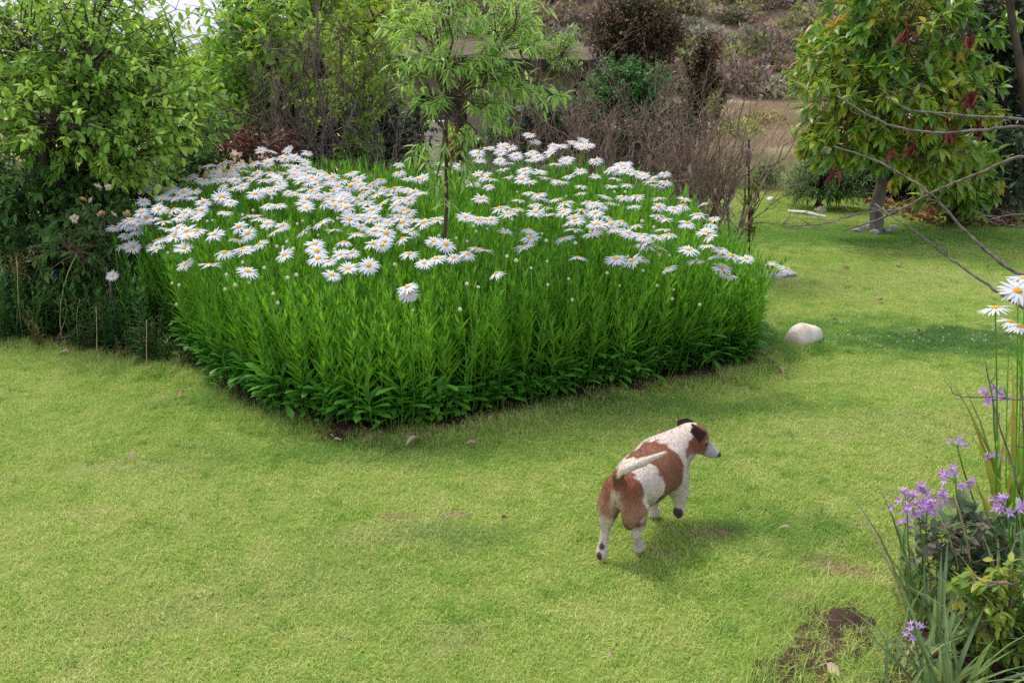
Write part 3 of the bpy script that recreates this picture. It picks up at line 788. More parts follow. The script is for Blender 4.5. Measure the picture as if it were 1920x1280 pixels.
BUDS += [(860 + u / 3.2, 240 + w / 3.2) for u, w in [(105,620),(170,605),(320,550),(70,560),(90,590),(50,680),(290,770),(345,795),(435,840),(530,800),(525,675),(700,690),(535,940),(120,955),(50,935),(160,415),(500,635),(885,610),(890,870),(1015,770),(1265,765),(1205,760),(1230,870),(1280,1025),(1105,855),(660,905),(965,945),(1190,945),(680,1030),(1290,970),(1100,560),(1170,595),(800,605),(1545,870),(1440,755),(960,465),(1000,385),(935,385),(645,410),(350,385),(1445,1060)]]
BUDS += [(u / 3.048, 300 + w / 3.048) for u, w in [(945,455),(975,465),(960,530),(970,325),(1015,355),(1185,350),(1215,345),(1295,655),(1285,740),(1425,700),(1345,715),(985,705),(1025,715),(1010,825)]]
for px, py in BUDS:
    q = to_canopy(px, py)
    if q is None: continue
    b_ = base_of(q); d = q - b_
    rm = Matrix.Translation(b_) @ d.to_track_quat('Z', 'Y').to_matrix().to_4x4() @ Matrix.Diagonal((.8, .8, d.length, 1))
    o = link('daisy_bud', stalks[random.randrange(6)]); o.matrix_basis = rm
    tag(o, 'closed pale green daisy bud on a thin stalk among the clump', 'daisy bud', 'unopened buds in the daisy clump')
    c = link('bud', bud_m, o); c.matrix_parent_inverse = rm.inverted()
    c.matrix_basis = Matrix.Translation(q) @ Matrix.Scale(random.uniform(.7, 1.2), 4)

# ------------------------------------------------------------------ the dog
def smin(a, b, k):
    h = np.clip(.5 + .5 * (b - a) / k, 0, 1)
    return b * (1 - h) + a * h - k * h * (1 - h)
def rcone(Pn, a, b, ra, rb):
    a, b = np.array(a, np.float32), np.array(b, np.float32)
    ab = b - a; t = np.clip(((Pn - a) @ ab) / (ab @ ab), 0, 1)
    return np.linalg.norm(Pn - (a + t[..., None] * ab), axis=-1) - (ra + t * (rb - ra))
def ellip(Pn, c, r, rotz=0, roty=0):
    q = Pn - np.array(c, np.float32)
    if rotz:
        cz, sz = math.cos(-rotz), math.sin(-rotz); q = np.stack([q[..., 0] * cz - q[..., 1] * sz, q[..., 0] * sz + q[..., 1] * cz, q[..., 2]], -1)
    if roty:
        cz, sz = math.cos(-roty), math.sin(-roty); q = np.stack([q[..., 0] * cz + q[..., 2] * sz, q[..., 1], -q[..., 0] * sz + q[..., 2] * cz], -1)
    r = np.array(r, np.float32)
    k0 = np.linalg.norm(q / r, axis=-1); k1 = np.linalg.norm(q / (r * r), axis=-1)
    return k0 * (k0 - 1) / (k1 + 1e-9)
def surface_nets(D, lo, h):
    """D: signed distance grid -> vertices, quads"""
    ins = D < 0
    nx_, ny_, nz_ = D.shape
    cnt = np.zeros((nx_ - 1, ny_ - 1, nz_ - 1), np.int32); acc = np.zeros(cnt.shape + (3,), np.float32)
    cs = lambda a, i, j, k: a[i:nx_ - 1 + i, j:ny_ - 1 + j, k:nz_ - 1 + k]
    corners = [(i, j, k) for i in (0, 1) for j in (0, 1) for k in (0, 1)]
    for a in corners:
        for ax in range(3):
            if a[ax]: continue
            b = list(a); b[ax] = 1
            da, db = cs(D, *a), cs(D, *b)
            cr_ = (da < 0) != (db < 0)
            t = np.where(cr_, da / np.where(cr_, da - db, 1), 0)
            cnt += cr_
            for k in range(3):
                acc[..., k] += np.where(cr_, a[k] + (t if k == ax else 0), 0)
    act = cnt > 0
    vid = -np.ones(cnt.shape, np.int64); vid[act] = np.arange(act.sum())
    ijk = np.argwhere(act)
    V = (ijk + acc[act] / cnt[act][:, None]) * h + lo
    Q = []
    for ax in range(3):
        o1, o2 = [(1, 2), (2, 0), (0, 1)][ax]
        sl_a = [slice(1, -1)] * 3; sl_a[ax] = slice(0, -1)
        sl_b = [slice(1, -1)] * 3; sl_b[ax] = slice(1, None)
        A, B = ins[tuple(sl_a)], ins[tuple(sl_b)]
        e = np.argwhere(A != B); flip = A[A != B]
        e = e + 1; e[:, ax] -= 1
        def vv(d1, d2):
            q = e.copy(); q[:, o1] -= d1; q[:, o2] -= d2
            return vid[q[:, 0], q[:, 1], q[:, 2]]
        q = np.stack([vv(1, 1), vv(0, 1), vv(0, 0), vv(1, 0)], -1)
        q[~flip] = q[~flip][:, ::-1]
        Q.append(q)
    Q = np.concatenate(Q)
    return V, Q[(Q >= 0).all(1)]
HD = np.array([.447, -.064, .272])
hf = nrm(np.array([.032, -.072, -.050])); HYAW = math.atan2(hf[1], hf[0])
hl = np.array([-math.sin(HYAW), math.cos(HYAW), 0]); hu = np.cross(hf, hl)
TAIL = [(-.026, 0, .270), (-.042, -.006, .297), (-.040, -.030, .319), (-.014, -.076, .345), (.032, -.130, .372)]
def dog_sdf(P):
    s = rcone(P, (.015, 0, .218), (.16, 0, .206), .060, .083)
    s = smin(s, rcone(P, (.16, 0, .203), (.27, 0, .200), .088, .087), .03)
    s = smin(s, rcone(P, (.27, 0, .202), (.335, 0, .205), .086, .072), .03)
    s = smin(s, ellip(P, (.355, 0, .175), (.06, .058, .078)), .03)
    for sg in (-1, 1):
        s = smin(s, ellip(P, (.004, sg * .038, .182), (.050, .030, .080), 0, .18), .015)
        s = smin(s, ellip(P, (.315, sg * .055, .180), (.05, .036, .085), 0, -.2), .025)
    s = smin(s, rcone(P, (.320, 0, .228), (.428, -.052, .270), .076, .054), .035)
    s = smin(s, rcone(P, (.35, 0, .18), (.43, -.04, .25), .05, .045), .03)
    # head
    s = smin(s, ellip(P, HD + hu * .004, (.048, .043, .045), HYAW), .018)
    s = smin(s, rcone(P, HD + hf * .018 - hu * .004, HD + hf * .092 - hu * .010, .036, .0185), .014)
    s = smin(s, rcone(P, HD + hf * .025 - hu * .020, HD + hf * .080 - hu * .021, .024, .014), .01)
    for sg in (-1, 1):
        s = smin(s, ellip(P, HD + hf * .012 + hl * sg * .024 - hu * .014, (.026, .018, .024), HYAW), .012)   # cheeks
        s = smin(s, ellip(P, HD + hf * .032 + hl * sg * .020 + hu * .017, (.014, .011, .009), HYAW), .008)   # brows
    tr = [.019, .0155, .0145, .013, .006]
    for a, b, ra, rb in zip(TAIL[:-1], TAIL[1:], tr[:-1], tr[1:]): s = smin(s, rcone(P, a, b, ra, rb), .010)
    # left hind leg pushing off, toe on the ground, pads to the back
    s = smin(s, rcone(P, (.0, .044, .17), (-.018, .043, .118), .036, .022), .018)
    s = smin(s, rcone(P, (-.018, .043, .118), (-.032, .044, .050), .0165, .0138), .012)
    s = smin(s, ellip(P, (-.040, .044, .026), (.0155, .020, .027), 0, .30), .010)
    # right hind leg, flat paw under the body
    s = smin(s, rcone(P, (.03, -.044, .16), (.045, -.043, .108), .040, .023), .02)
    s = smin(s, rcone(P, (.042, -.043, .106), (.038, -.041, .072), .019, .0145), .012)
    s = smin(s, rcone(P, (.038, -.041, .072), (.062, -.038, .022), .0145, .0145), .010)
    s = smin(s, ellip(P, (.076, -.038, .0145), (.029, .019, .0145)), .010)
    # left fore leg on the ground
    s = smin(s, rcone(P, (.325, .040, .15), (.325, .035, .095), .036, .024), .02)
    s = smin(s, rcone(P, (.325, .035, .095), (.335, .028, .02), .022, .016), .012)
    s = smin(s, ellip(P, (.345, .027, .0145), (.027, .020, .0145)), .010)
    # right fore leg lifted, paw turned under
    s = smin(s, rcone(P, (.335, -.052, .16), (.345, -.060, .100), .042, .032), .02)
    s = smin(s, rcone(P, (.345, -.060, .100), (.342, -.064, .070), .028, .020), .012)
    s = smin(s, ellip(P, (.335, -.066, .045), (.018, .021, .024), 0, .3), .010)
    return s
hh = .0036
lo = np.array([-.11, -.23, -.006]); hi = np.array([.56, .12, .40])
ax_ = [np.arange(lo[i], hi[i], hh, dtype=np.float32) for i in range(3)]
GP = np.stack(np.meshgrid(*ax_, indexing='ij'), -1)
D = dog_sdf(GP)
DV, DQ = surface_nets(D, lo, hh)
del GP
# relax the surface a little
nb = np.concatenate([DQ[:, [0, 1]], DQ[:, [1, 2]], DQ[:, [2, 3]], DQ[:, [3, 0]]]); nb = np.concatenate([nb, nb[:, ::-1]])
for _ in range(3):
    acc = np.zeros_like(DV); cn_ = np.zeros(len(DV)); np.add.at(acc, nb[:, 0], DV[nb[:, 1]]); np.add.at(cn_, nb[:, 0], 1)
    DV = DV * .5 + .5 * acc / cn_[:, None]
# coat: white with rusty patches
x, y, z = DV.T
jit = .006 * np.sin(x * 140 + z * 90) + .005 * np.sin(y * 170 + x * 60) + RNG.normal(0, .0022, len(x))
WHITE, RUST, TANC, DARK, GREY, PINK = map(np.array, ((.72, .61, .47), (.25, .085, .032), (.46, .25, .13), (.028, .018, .016), (.60, .57, .55), (.48, .33, .26)))
C = np.tile(WHITE, (len(x), 1))
def paint(w, c):
    global C
    w = np.clip(w, 0, 1)[:, None]; C = C * (1 - w) + c * w
side = np.abs(y)
isleg = z < .13
rump = sstep(.030, .020, x + jit - (z - .20) * .10) * sstep(.085, .105, z + jit)
paint(rump, RUST)
paint(rump * sstep(.25, .15, z) * .8, TANC)
mid = sstep(.030, .010, side + jit * .5) * sstep(-.015, -.045, x) * sstep(.245, .228, z)
paint(mid * .85, WHITE * np.array([.95, .86, .78]))
leftleg = (y > .015) & (x < .05); paint(sstep(.165, .125, z + jit) * leftleg * .92, WHITE * .95)
rl = (y < -.01) & (x < .10); paint(sstep(.016, .002, np.abs(z - .115) - .004 + jit) * rl * (side > .03) * .8, RUST * .85)
paint(sstep(.100, .085, z + jit) * (x < .15), WHITE * .93)
saddle = sstep(.142, .150, x + jit + np.abs(z - .215) * .35) * sstep(.300, .292, x + jit - np.abs(z - .20) * -.2) * sstep(.118, .128, z + jit + (x - .2) * -.15) * (y < .05)
paint(saddle, RUST)
TA = np.array(TAIL, float)
dt_ = np.min([rcone(DV, TA[i], TA[i + 1], .0, .0) for i in (1, 2, 3)], 0)
tailm = (dt_ < .024) & ((y < -.075) | (z > .30 - y * .2) | (x < -.055)) & (x < .06) & (z > .262)
paint(tailm * 1.0 * sstep(-.004, -.014, y), WHITE * 1.05)
hd = DV - HD; hfx, hly, huz = hd @ hf, hd @ hl, hd @ hu
ishead = (np.linalg.norm(hd, axis=1) < .13) & (hfx > -.03)
face = ishead * sstep(-.024, -.016, hfx + jit * .5)
paint(face, RUST * .95)
paint(face * sstep(-.005, -.03, huz) * .6, TANC)
paint(face * sstep(.048, .066, hfx + huz * .2), np.array([.52, .47, .44]))
paint(face * sstep(.010, .004, np.abs(hly)) * sstep(.02, .04, hfx), GREY)
paint(face * sstep(-.028, -.038, huz) * (hfx > .0), WHITE * .8)
for sg in (-1, 1):
    paint(ishead * sstep(.015, .010, np.linalg.norm(hd - (hf * .042 + hl * sg * .027 + hu * .016), axis=1)) * .55, np.array([.55, .42, .34]))
    paint(ishead * sstep(.010, .007, np.linalg.norm(hd - (hf * .042 + hl * sg * .027 + hu * .010), axis=1)) * .8, DARK * 2)
for c_, r_ in (((-.056, .046, .018), .015), ((-.050, .040, .045), .010), ((.320, -.068, .046), .019), ((.330, -.070, .028), .016)):
    paint(sstep(r_, r_ * .7, np.linalg.norm(DV - np.array(c_), axis=1) + jit * .5), np.array([.07, .05, .05]))
paint(sstep(.011, .007, np.linalg.norm((DV - np.array([-.058, 0, .232])) * [1, 1, .8], axis=1)), DARK)
paint(sstep(.0035, .0015, side) * (x < -.03) * sstep(.185, .195, z) * sstep(.215, .205, z) * .8, PINK * .3)
speck = (RNG.random(len(x)) > .93) & (z < .07) & (z > .02); paint(speck * .5, np.array([.2, .16, .14]))
C *= RNG.normal(1, .045, (len(C), 1)); C = C.clip(0, .85)
dmat, n, l, p, out = new_mat('dog_coat')
at = n.new('ShaderNodeAttribute'); at.attribute_name = 'tint'
tcn = n.new('ShaderNodeTexCoord'); mpn = n.new('ShaderNodeMapping'); mpn.inputs['Scale'].default_value = (34, 110, 95)
no = n.new('ShaderNodeTexNoise'); no.inputs['Scale'].default_value = 2.2; no.inputs['Detail'].default_value = 5
l.new(tcn.outputs['Object'], mpn.inputs[0]); l.new(mpn.outputs[0], no.inputs['Vector'])
mr = n.new('ShaderNodeMapRange'); mr.inputs['From Min'].default_value = .3; mr.inputs['From Max'].default_value = .7; mr.inputs['To Min'].default_value = .74; mr.inputs['To Max'].default_value = 1.12; l.new(no.outputs['Fac'], mr.inputs['Value'])
mu = n.new('ShaderNodeMix'); mu.data_type = 'RGBA'; mu.blend_type = 'MULTIPLY'; mu.inputs['Factor'].default_value = 1
l.new(at.outputs['Color'], mu.inputs['A']); l.new(mr.outputs[0], mu.inputs['B']); l.new(mu.outputs['Result'], p.inputs['Base Color'])
bp = n.new('ShaderNodeBump'); bp.inputs['Strength'].default_value = .5; bp.inputs['Distance'].default_value = .002; l.new(no.outputs['Fac'], bp.inputs['Height']); l.new(bp.outputs[0], p.inputs['Normal'])
p.inputs['Roughness'].default_value = .75; p.inputs['Specular IOR Level'].default_value = .2; p.inputs['Sheen Weight'].default_value = .15
M['dog_coat'] = dmat
M['dog_dark'] = noise_mat('dog_dark', [(.3, G(.012, .009, .009)), (.7, G(.03, .02, .02))], 80, .35, .2, spec=.5)
M['ear'] = noise_mat('ear', [(.3, G(.022, .011, .009)), (.7, G(.06, .025, .017))], 60, .7, .4)
M['ear_in'] = noise_mat('ear_in', [(.3, G(.20, .09, .06)), (.7, G(.30, .15, .11))], 60, .7, .2)
dogroot = empty('dog', (.352, 2.945, .010), R(58))
tag(dogroot, 'short-legged white and rust-brown dog walking away across the lawn, head turned right', 'dog')
def taller(V):
    V = np.array(V, float); V[..., 2] = np.where(V[..., 2] < .13, V[..., 2] * .147 / .13, V[..., 2] + .017); return V
DV = taller(DV)
mb = MB(); mb.add(DV, [DQ]); mb.C = [C]
body = mb.build('body', M['dog_coat'], dogroot)
# short fur lying back along the body
me = body.data
nrmv = np.zeros(len(DV) * 3, np.float32); me.vertices.foreach_get('normal', nrmv); nrmv = nrmv.reshape(-1, 3)
NF = 30000
tri = RNG.integers(0, len(DQ), NF); w4 = RNG.dirichlet((1, 1, 1, 1), NF)
fp_ = (DV[DQ[tri]] * w4[..., None]).sum(1); fn_ = nrm((nrmv[DQ[tri]] * w4[..., None]).sum(1)); fc_ = (C[DQ[tri]] * w4[..., None]).sum(1)
flow = np.tile([-1.0, 0, -.35], (NF, 1)); headm = fp_[:, 0] > .42; flow[headm] = -hf * 1.0
tm = (fp_[:, 2] > .31) & (fp_[:, 0] < .06); flow[tm] = (.5, -.65, .45)
leg = fp_[:, 2] < .1; flow[leg] = (-.2, 0, -1)
flow = flow - fn_ * (flow * fn_).sum(1)[:, None]; fd = nrm(nrm(flow) + fn_ * .14 + RNG.normal(0, .12, (NF, 3)))
fl = RNG.uniform(.006, .012, NF) * np.where(headm | leg, .6, 1)
sd = nrm(np.cross(fd, fn_)) * .0008
FV = np.stack([fp_ + fn_ * .0002 - sd, fp_ + fn_ * .0002 + sd, fp_ + fd * fl[:, None]], 1).reshape(-1, 3)
mb = MB(); mb.add(FV, [np.arange(NF * 3).reshape(-1, 3)]); mb.C = [np.repeat(fc_ * RNG.uniform(.87, 1.12, (NF, 1)), 3, 0)]
tag(mb.build('fur', M['dog_coat'], dogroot), kind='stuff')
def ball(name, c, r, mat, parent, rz=0, seg=16):
    c = np.array(c, float); r = np.array(r, float)
    th = np.linspace(0, PI, 9); A = np.arange(seg) * 2 * PI / seg
    V = np.array([(math.sin(t) * math.cos(a), math.sin(t) * math.sin(a), math.cos(t)) for t in th for a in A]) * r
    cz, sz = math.cos(rz), math.sin(rz); V = np.column_stack([V[:, 0] * cz - V[:, 1] * sz, V[:, 0] * sz + V[:, 1] * cz, V[:, 2]]) + c
    idx = np.arange(len(V)).reshape(9, seg); m_ = MB()
    m_.add(V, [np.stack([idx[:-1], idx[1:], np.roll(idx[1:], -1, 1), np.roll(idx[:-1], -1, 1)], -1).reshape(-1, 4)])
    return m_.build(name, mat, parent, loc=(0, 0, .017))
ball('nose', HD + hf * .108 - hu * .005, (.0105, .011, .0095), M['dog_dark'], dogroot, HYAW)
for sg in (-1, 1): ball('eye', HD + hf * .042 + hl * sg * .0275 + hu * .011, (.0075, .0062, .0068), M['dog_dark'], dogroot, HYAW)
def ear(sg, pts, mat):
    """folded button ear: rises from the skull, tip falls over; pts rows of (centre, half width vector)"""
    m_ = MB(); V = []; th = .0022
    k = len(pts)
    for c, w, nn in pts:
        c, w, nn = np.array(c), np.array(w), np.array(nn)
        for s in (-1, -.35, .35, 1): V.append(c + w * s + nn * (.004 * (1 - s * s)))
    for c, w, nn in pts:
        c, w, nn = np.array(c), np.array(w), np.array(nn)
        for s in (-1, -.35, .35, 1): V.append(c + w * s * .97 + nn * (.004 * (1 - s * s) - th * 2))
    n4 = k * 4; F = []
    for i in range(k - 1):
        for j in range(3):
            a = i * 4 + j; F.append((a, a + 1, a + 5, a + 4)); F.append((n4 + a, n4 + a + 4, n4 + a + 5, n4 + a + 1))
        for j in (0, 3):
            a = i * 4 + j; F.append((a, a + 4, n4 + a + 4, n4 + a))
    for j in range(3):
        a = (k - 1) * 4 + j; F.append((a, a + 1, n4 + a + 1, n4 + a))
    m_.add(V, [np.array(F)])
    o = m_.build('ear', mat, dogroot, loc=(0, 0, .017))
    sd_ = o.modifiers.new('smooth', 'SUBSURF'); sd_.levels = 1; sd_.render_levels = 2
    return o
# right ear folds forward over the cheek; left ear points back
E0 = HD - hf * .016 + hu * .036
ear(-1, [(E0 - hl * .022, hf * .024, -hl), (E0 - hl * .036 + hu * .016, hf * .028, -hl), (E0 - hl * .048 + hu * .016 + hf * .003, hf * .028, nrm(-hl + hu)),
         (E0 - hl * .055 - hu * .008 + hf * .006, hf * .027, -hl), (E0 - hl * .055 - hu * .032 + hf * .010, hf * .020, -hl), (E0 - hl * .052 - hu * .048 + hf * .014, hf * .005, -hl)], M['ear'])
LF = np.array([-.53, .848, 0]); UP = np.array([0, 0, 1.0]); E1 = HD + hl * .018 - hf * .012 + hu * .026; FC = nrm(np.array([-.75, -.6, .15]))
ear(1, [(E1, hf * .018 + UP * .006, FC), (E1 + LF * .014 + UP * .010, UP * .019 + hf * .010, FC), (E1 + LF * .032 + UP * .016, UP * .022 + hf * .004, FC),
        (E1 + LF * .052 + UP * .014, UP * .018, FC), (E1 + LF * .066 + UP * .016, UP * .007, FC)], M['ear'])
#END_DOG
# ------------------------------------------------------------------ trees and shrubs
LEAF_OV = leaf_tpl(.46, 'ovate', .35, .18)
LEAF_OV_S = leaf_tpl(.55, 'ovate', .3, .12, (0, .4, 1))
LEAF_AVO = leaf_tpl(.36, 'ovate', .30, .28)
LEAF_WIL = leaf_tpl(.17, 'lance', .3, .20, (0, .35, .7, 1))
CAMP = np.array([0, 0, CAM_H])

def grow_tree(name, label, cat, base, blobs, leaf, llen, per_twig, mat, wood, trunk_r=.05, trunk_top=None, twig_r=.004, hang=0.0, whorl=False,
              part_leaves=0, group=None, up=.25, span=(.35, 1.0), seed=0, crown_name='crown', new_mat_=None, new_frac=0.0, inner=.45, twigs=True):
    """blobs: (centre, radii, number of twigs). Returns the root empty; children trunk, branches, crown and, in front, single leaves"""
    r = np.random.default_rng(seed)
    base = np.array(tuple(base), float)
    root = tag(empty(name, base), label, cat, group)
    wood_b, wood_t = MB(), MB()
    cs = np.array([tuple(b_[0]) for b_ in blobs])
    top = np.array(tuple(trunk_top)) if trunk_top is not None else np.array([cs[:, 0].mean() * .5 + base[0] * .5, cs[:, 1].mean() * .5 + base[1] * .5, base[2] + (cs[:, 2].min() - base[2]) * .75])
    tp = wob(bez(base, (base + top) / 2 + r.normal(0, .04, 3) * [1, 1, 0], top, 7), .01)
    tube(wood_b, tp - base, np.linspace(trunk_r * 1.2, trunk_r * .8, 7), 9)
    LP, LD, LU, LL, LN = [], [], [], [], []
    for (c, rad, nt) in blobs:
        c = np.array(tuple(c), float); rad = np.broadcast_to(np.array(rad, float), (3,))
        limb = wob(bez(top, top * .5 + c * .5 + np.array([0, 0, .12]) + r.normal(0, .08, 3), c, 8), .015)
        tube(wood_b, limb - base, np.linspace(trunk_r * .6, max(twig_r * 1.6, trunk_r * .16), 8), 6)
        for _ in range(nt):
            d = nrm(r.normal(0, 1, 3)); q = inner + (1 - inner) * r.random() ** .6
            tip = c + d * rad * q * r.uniform(.85, 1.12)
            if tip[2] < base[2] + .06: tip[2] = base[2] + .06 + r.random() * .1
            st = limb[r.integers(3, 8)] * .8 + c * .2
            mid = (st + tip) / 2 + np.array([0, 0, up]) * np.linalg.norm(tip - st) * .5 + r.normal(0, .05, 3) * rad
            tw = bez(st, mid, tip, 6)
            if hang: tw[:, 2] -= hang * np.linspace(0, 1, 6) ** 2 * np.linalg.norm(tip - st)
            if twigs: tube(wood_t, tw - base, np.linspace(twig_r, twig_r * .4, 6), 3)
            k = max(2, int(r.poisson(per_twig)))
            f = r.uniform(span[0], span[1], k) if not whorl else np.where(r.random(k) < .75, r.uniform(.88, 1, k), r.uniform(span[0], .9, k))
            P = np.column_stack([np.interp(f * 5, np.arange(6), tw[:, i]) for i in range(3)])
            T = nrm(tw[-1] - tw[-3])[None]
            az = np.arange(k) * 2.4 + r.uniform(0, 6.28)
            e1 = nrm(np.cross(T[0], [0.3, .2, 1.0])); e2 = np.cross(T[0], e1)
            rd = np.cos(az)[:, None] * e1 + np.sin(az)[:, None] * e2
            D_ = nrm(T * r.uniform(.2, .9, (k, 1)) + rd * .8 + np.array([0, 0, -.25 - hang]) + r.normal(0, .18, (k, 3)))
            LP.append(P); LD.append(D_); LL.append(r.uniform(llen[0], llen[1], k))
            LU.append(nrm(np.array([0, 0, 1.0]) + rd * .25 + r.normal(0, .35, (k, 3))))
            LN.append(np.full(k, (new_mat_ is not None) and (r.random() < new_frac)))
    LP, LD, LL, LU, LN = np.concatenate(LP), np.concatenate(LD), np.concatenate(LL), np.concatenate(LU), np.concatenate(LN)
    Rm = frames(LD, LU)
    tw_o = wood_b.build('trunk', wood, root)
    if twigs: wood_t.build('twigs', wood, root)
    sel = np.zeros(len(LP), bool)
    if part_leaves:
        dist = np.linalg.norm(LP - CAMP, axis=1)
        u = (LP[:, 0] / (LP[:, 1] * CP + (CAM_H - LP[:, 2]) * SP)); inview = np.abs(u) < .5
        zc = (LP[:, 1] * SP - (CAM_H - LP[:, 2]) * CP) / (LP[:, 1] * CP + (CAM_H - LP[:, 2]) * SP)
        inview &= np.abs(zc) < .34
        sel[np.argsort(np.where(inview, dist, 99))[:part_leaves]] = True
        lm = MB(); lm.add(leaf[0], leaf[1]); lme = lm.mesh('leaf', mat)
        for i in np.nonzero(sel)[0]:
            o = link('leaf', lme, root)
            m4 = np.eye(4); m4[:3, :3] = Rm[i] * LL[i]; m4[:3, 3] = LP[i] - base
            o.matrix_basis = Matrix(m4.tolist())
    keep = ~sel & ~LN
    mb = MB(); scatter(mb, leaf, LP[keep] - base, Rm[keep], LL[keep])
    tag(mb.build(crown_name, mat, root), kind='stuff')
    if new_mat_ is not None and (LN & ~sel).any():
        kn = LN & ~sel
        mb = MB(); scatter(mb, leaf, LP[kn] - base, Rm[kn], LL[kn] * .85)
        tag(mb.build('young_leaves', new_mat_, root), kind='stuff')
    return root
def B(px, py, Y, rad, nt): return (at_y(px, py, Y), rad, nt)
def gp(px, Y, py=300):
    q = at_y(px, py, Y); return Vector((q.x, q.y, tz(q.x, q.y)))

# big leafy fruit tree on the left
grow_tree('fruit_tree', 'large leafy green fruit tree filling the upper left corner', 'tree', gp(60, 6.3),
          [B(40, 60, 6.3, (.75, .6, .55), 75), B(180, 110, 6.1, (.65, .5, .5), 75), B(290, 190, 6.1, (.45, .4, .36), 50), B(110, 230, 5.8, (.6, .45, .4), 70),
           B(240, 290, 5.9, (.42, .35, .3), 42), B(370, 215, 6.5, (.36, .3, .26), 30), 
           B(190, 10, 6.6, (.6, .5, .35), 45), B(300, 120, 6.8, (.38, .3, .26), 22), B(-150, 150, 6.2, (.7, .7, .8), 50), B(200, 200, 6.4, (.6, .3, .5), 40),
           B(330, 90, 6.6, (.22, .2, .32), 12), B(280, 370, 6.3, (.36, .3, .25), 26), B(100, 130, 6.9, (.9, .3, .8), 60)],
          LEAF_OV, (.042, .072), 17, M['apple_leaf'], M['bark'], .075, trunk_top=at_y(110, 400, 6.3), twig_r=.006, part_leaves=260, seed=1, up=.3)
grow_tree('shade_tone_shrub', 'added dark green shrub under the fruit tree, deep shade put into its leaf colour', 'shrub', gp(60, 6.2), [B(-30, 370, 6.0, (.5, .35, .35), 60), B(90, 350, 6.1, (.5, .35, .3), 60), B(150, 420, 6.1, (.4, .35, .3), 60), B(30, 440, 6.1, (.5, .4, .3), 60), B(60, 330, 6.9, (1.0, .3, .6), 60), B(200, 400, 6.4, (.4, .3, .3), 50)],  # replaces the low boughs of the fruit tree; darker leaf colour paints their shade
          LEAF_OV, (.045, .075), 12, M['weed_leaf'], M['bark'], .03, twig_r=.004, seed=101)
# bright tree behind
grow_tree('bright_tree', 'tall bright yellow-green tree standing behind the twiggy shrub', 'tree', gp(560, 9.8),
          [B(450, 40, 9.4, (.45, .6, .6), 60), B(560, 20, 9.6, (.8, .7, .6), 90), B(520, 120, 9.3, (.7, .5, .5), 80), B(660, 90, 9.6, (.7, .6, .6), 80), B(440, 150, 9.2, (.5, .4, .4), 50),
           B(720, 20, 9.9, (.7, .6, .6), 70), B(600, 200, 9.6, (.9, .5, .45), 70), B(690, 190, 9.8, (.6, .5, .5), 50), B(560, -60, 9.8, (1.0, .7, .5), 60), B(450, 190, 9.4, (.5, .4, .4), 40), B(500, 80, 8.9, (.6, .3, .5), 70), B(600, 130, 8.9, (.6, .3, .45), 60)],
          LEAF_OV, (.07, .12), 11, M['bright_leaf'], M['bark'], .09, seed=2, part_leaves=60)
# shrub of upright leafy shoots in front of it
grow_tree('leafy_shoot_shrub', 'upright shrub of thin brown stems with small yellow-green leaves', 'shrub', gp(650, 8.0),
          [B(640, 60, 7.9, (.22, .2, .35), 22), B(700, 90, 7.9, (.3, .25, .4), 34), B(665, 170, 7.8, (.32, .25, .35), 34), B(740, 150, 8.0, (.25, .2, .4), 26), B(590, 200, 7.9, (.25, .2, .3), 16), B(680, 270, 7.7, (.2, .18, .26), 46), B(660, 290, 7.6, (.16, .15, .2), 30)],
          LEAF_OV, (.03, .055), 10, M['shoot_leaf'], M['twig_grey'], .025, trunk_top=at_y(660, 320, 8.0), twig_r=.004, seed=3, up=.5)

def twig_shrub(name, label, base, stems, mat, seed, levels=3, r0=.012, group=None, children=(3, 5), spread=.5, cat='shrub'):
    """leafless shrub: stems = list of (start offset, end point); each forks again and again"""
    r = np.random.default_rng(seed); base = np.array(tuple(base), float)
    root = tag(empty(name, base), label, cat, group)
    mbs, mbt = MB(), MB()
    def fork(p0, p1, rad, lev):
        L = np.linalg.norm(p1 - p0)
        pts = wob(bez(p0, (p0 + p1) / 2 + r.normal(0, .08, 3) * L, p1, 6), L * .025)
        tube(mbs if lev == 0 else mbt, pts - base, np.linspace(rad, rad * .45, 6), 5 if lev == 0 else 3)
        if lev >= levels: return
        for _ in range(r.integers(*children)):
            k = r.integers(2, 6); st = pts[k]
            d = nrm(nrm(p1 - p0) + r.normal(0, spread, 3) + [0, 0, .12])
            fork(st, st + d * L * r.uniform(.35, .65), rad * .45, lev + 1)
    for a, e in stems: fork(np.array(tuple(a), float), np.array(tuple(e), float), r0 * r.uniform(.7, 1.2), 0)
    mbs.build('stems', mat, root); tag(mbt.build('twigs', mat, root), kind='stuff')
    return root
# grey dead tangle on the left of the sapling
for i, (px, lb, n_) in enumerate(((530, 'grey leafless twig tangle left of the leafy shoots', 9), (600, 'tall grey dead shrub with reaching bare stems before the bright tree', 11), (735, 'grey dead twig tangle between leafy shoots and sapling', 10))):
    g0 = gp(px, 7.9); st = []
    for k in range(n_):
        a = g0 + Vector((random.gauss(0, .12), random.gauss(0, .1), 0))
        e = at_y(px + random.gauss(0, 45), (40 if k == 0 else 90 if k == 1 else random.uniform(165, 225)) if i == 1 else random.uniform(175, 235), 7.9 + random.gauss(0, .2))
        st.append((a, e))
    twig_shrub('dead_shrub', lb, g0, st, M['twig_grey'], 20 + i, 3, .011, 'grey dead shrubs behind the daisies', (3, 5), .75)
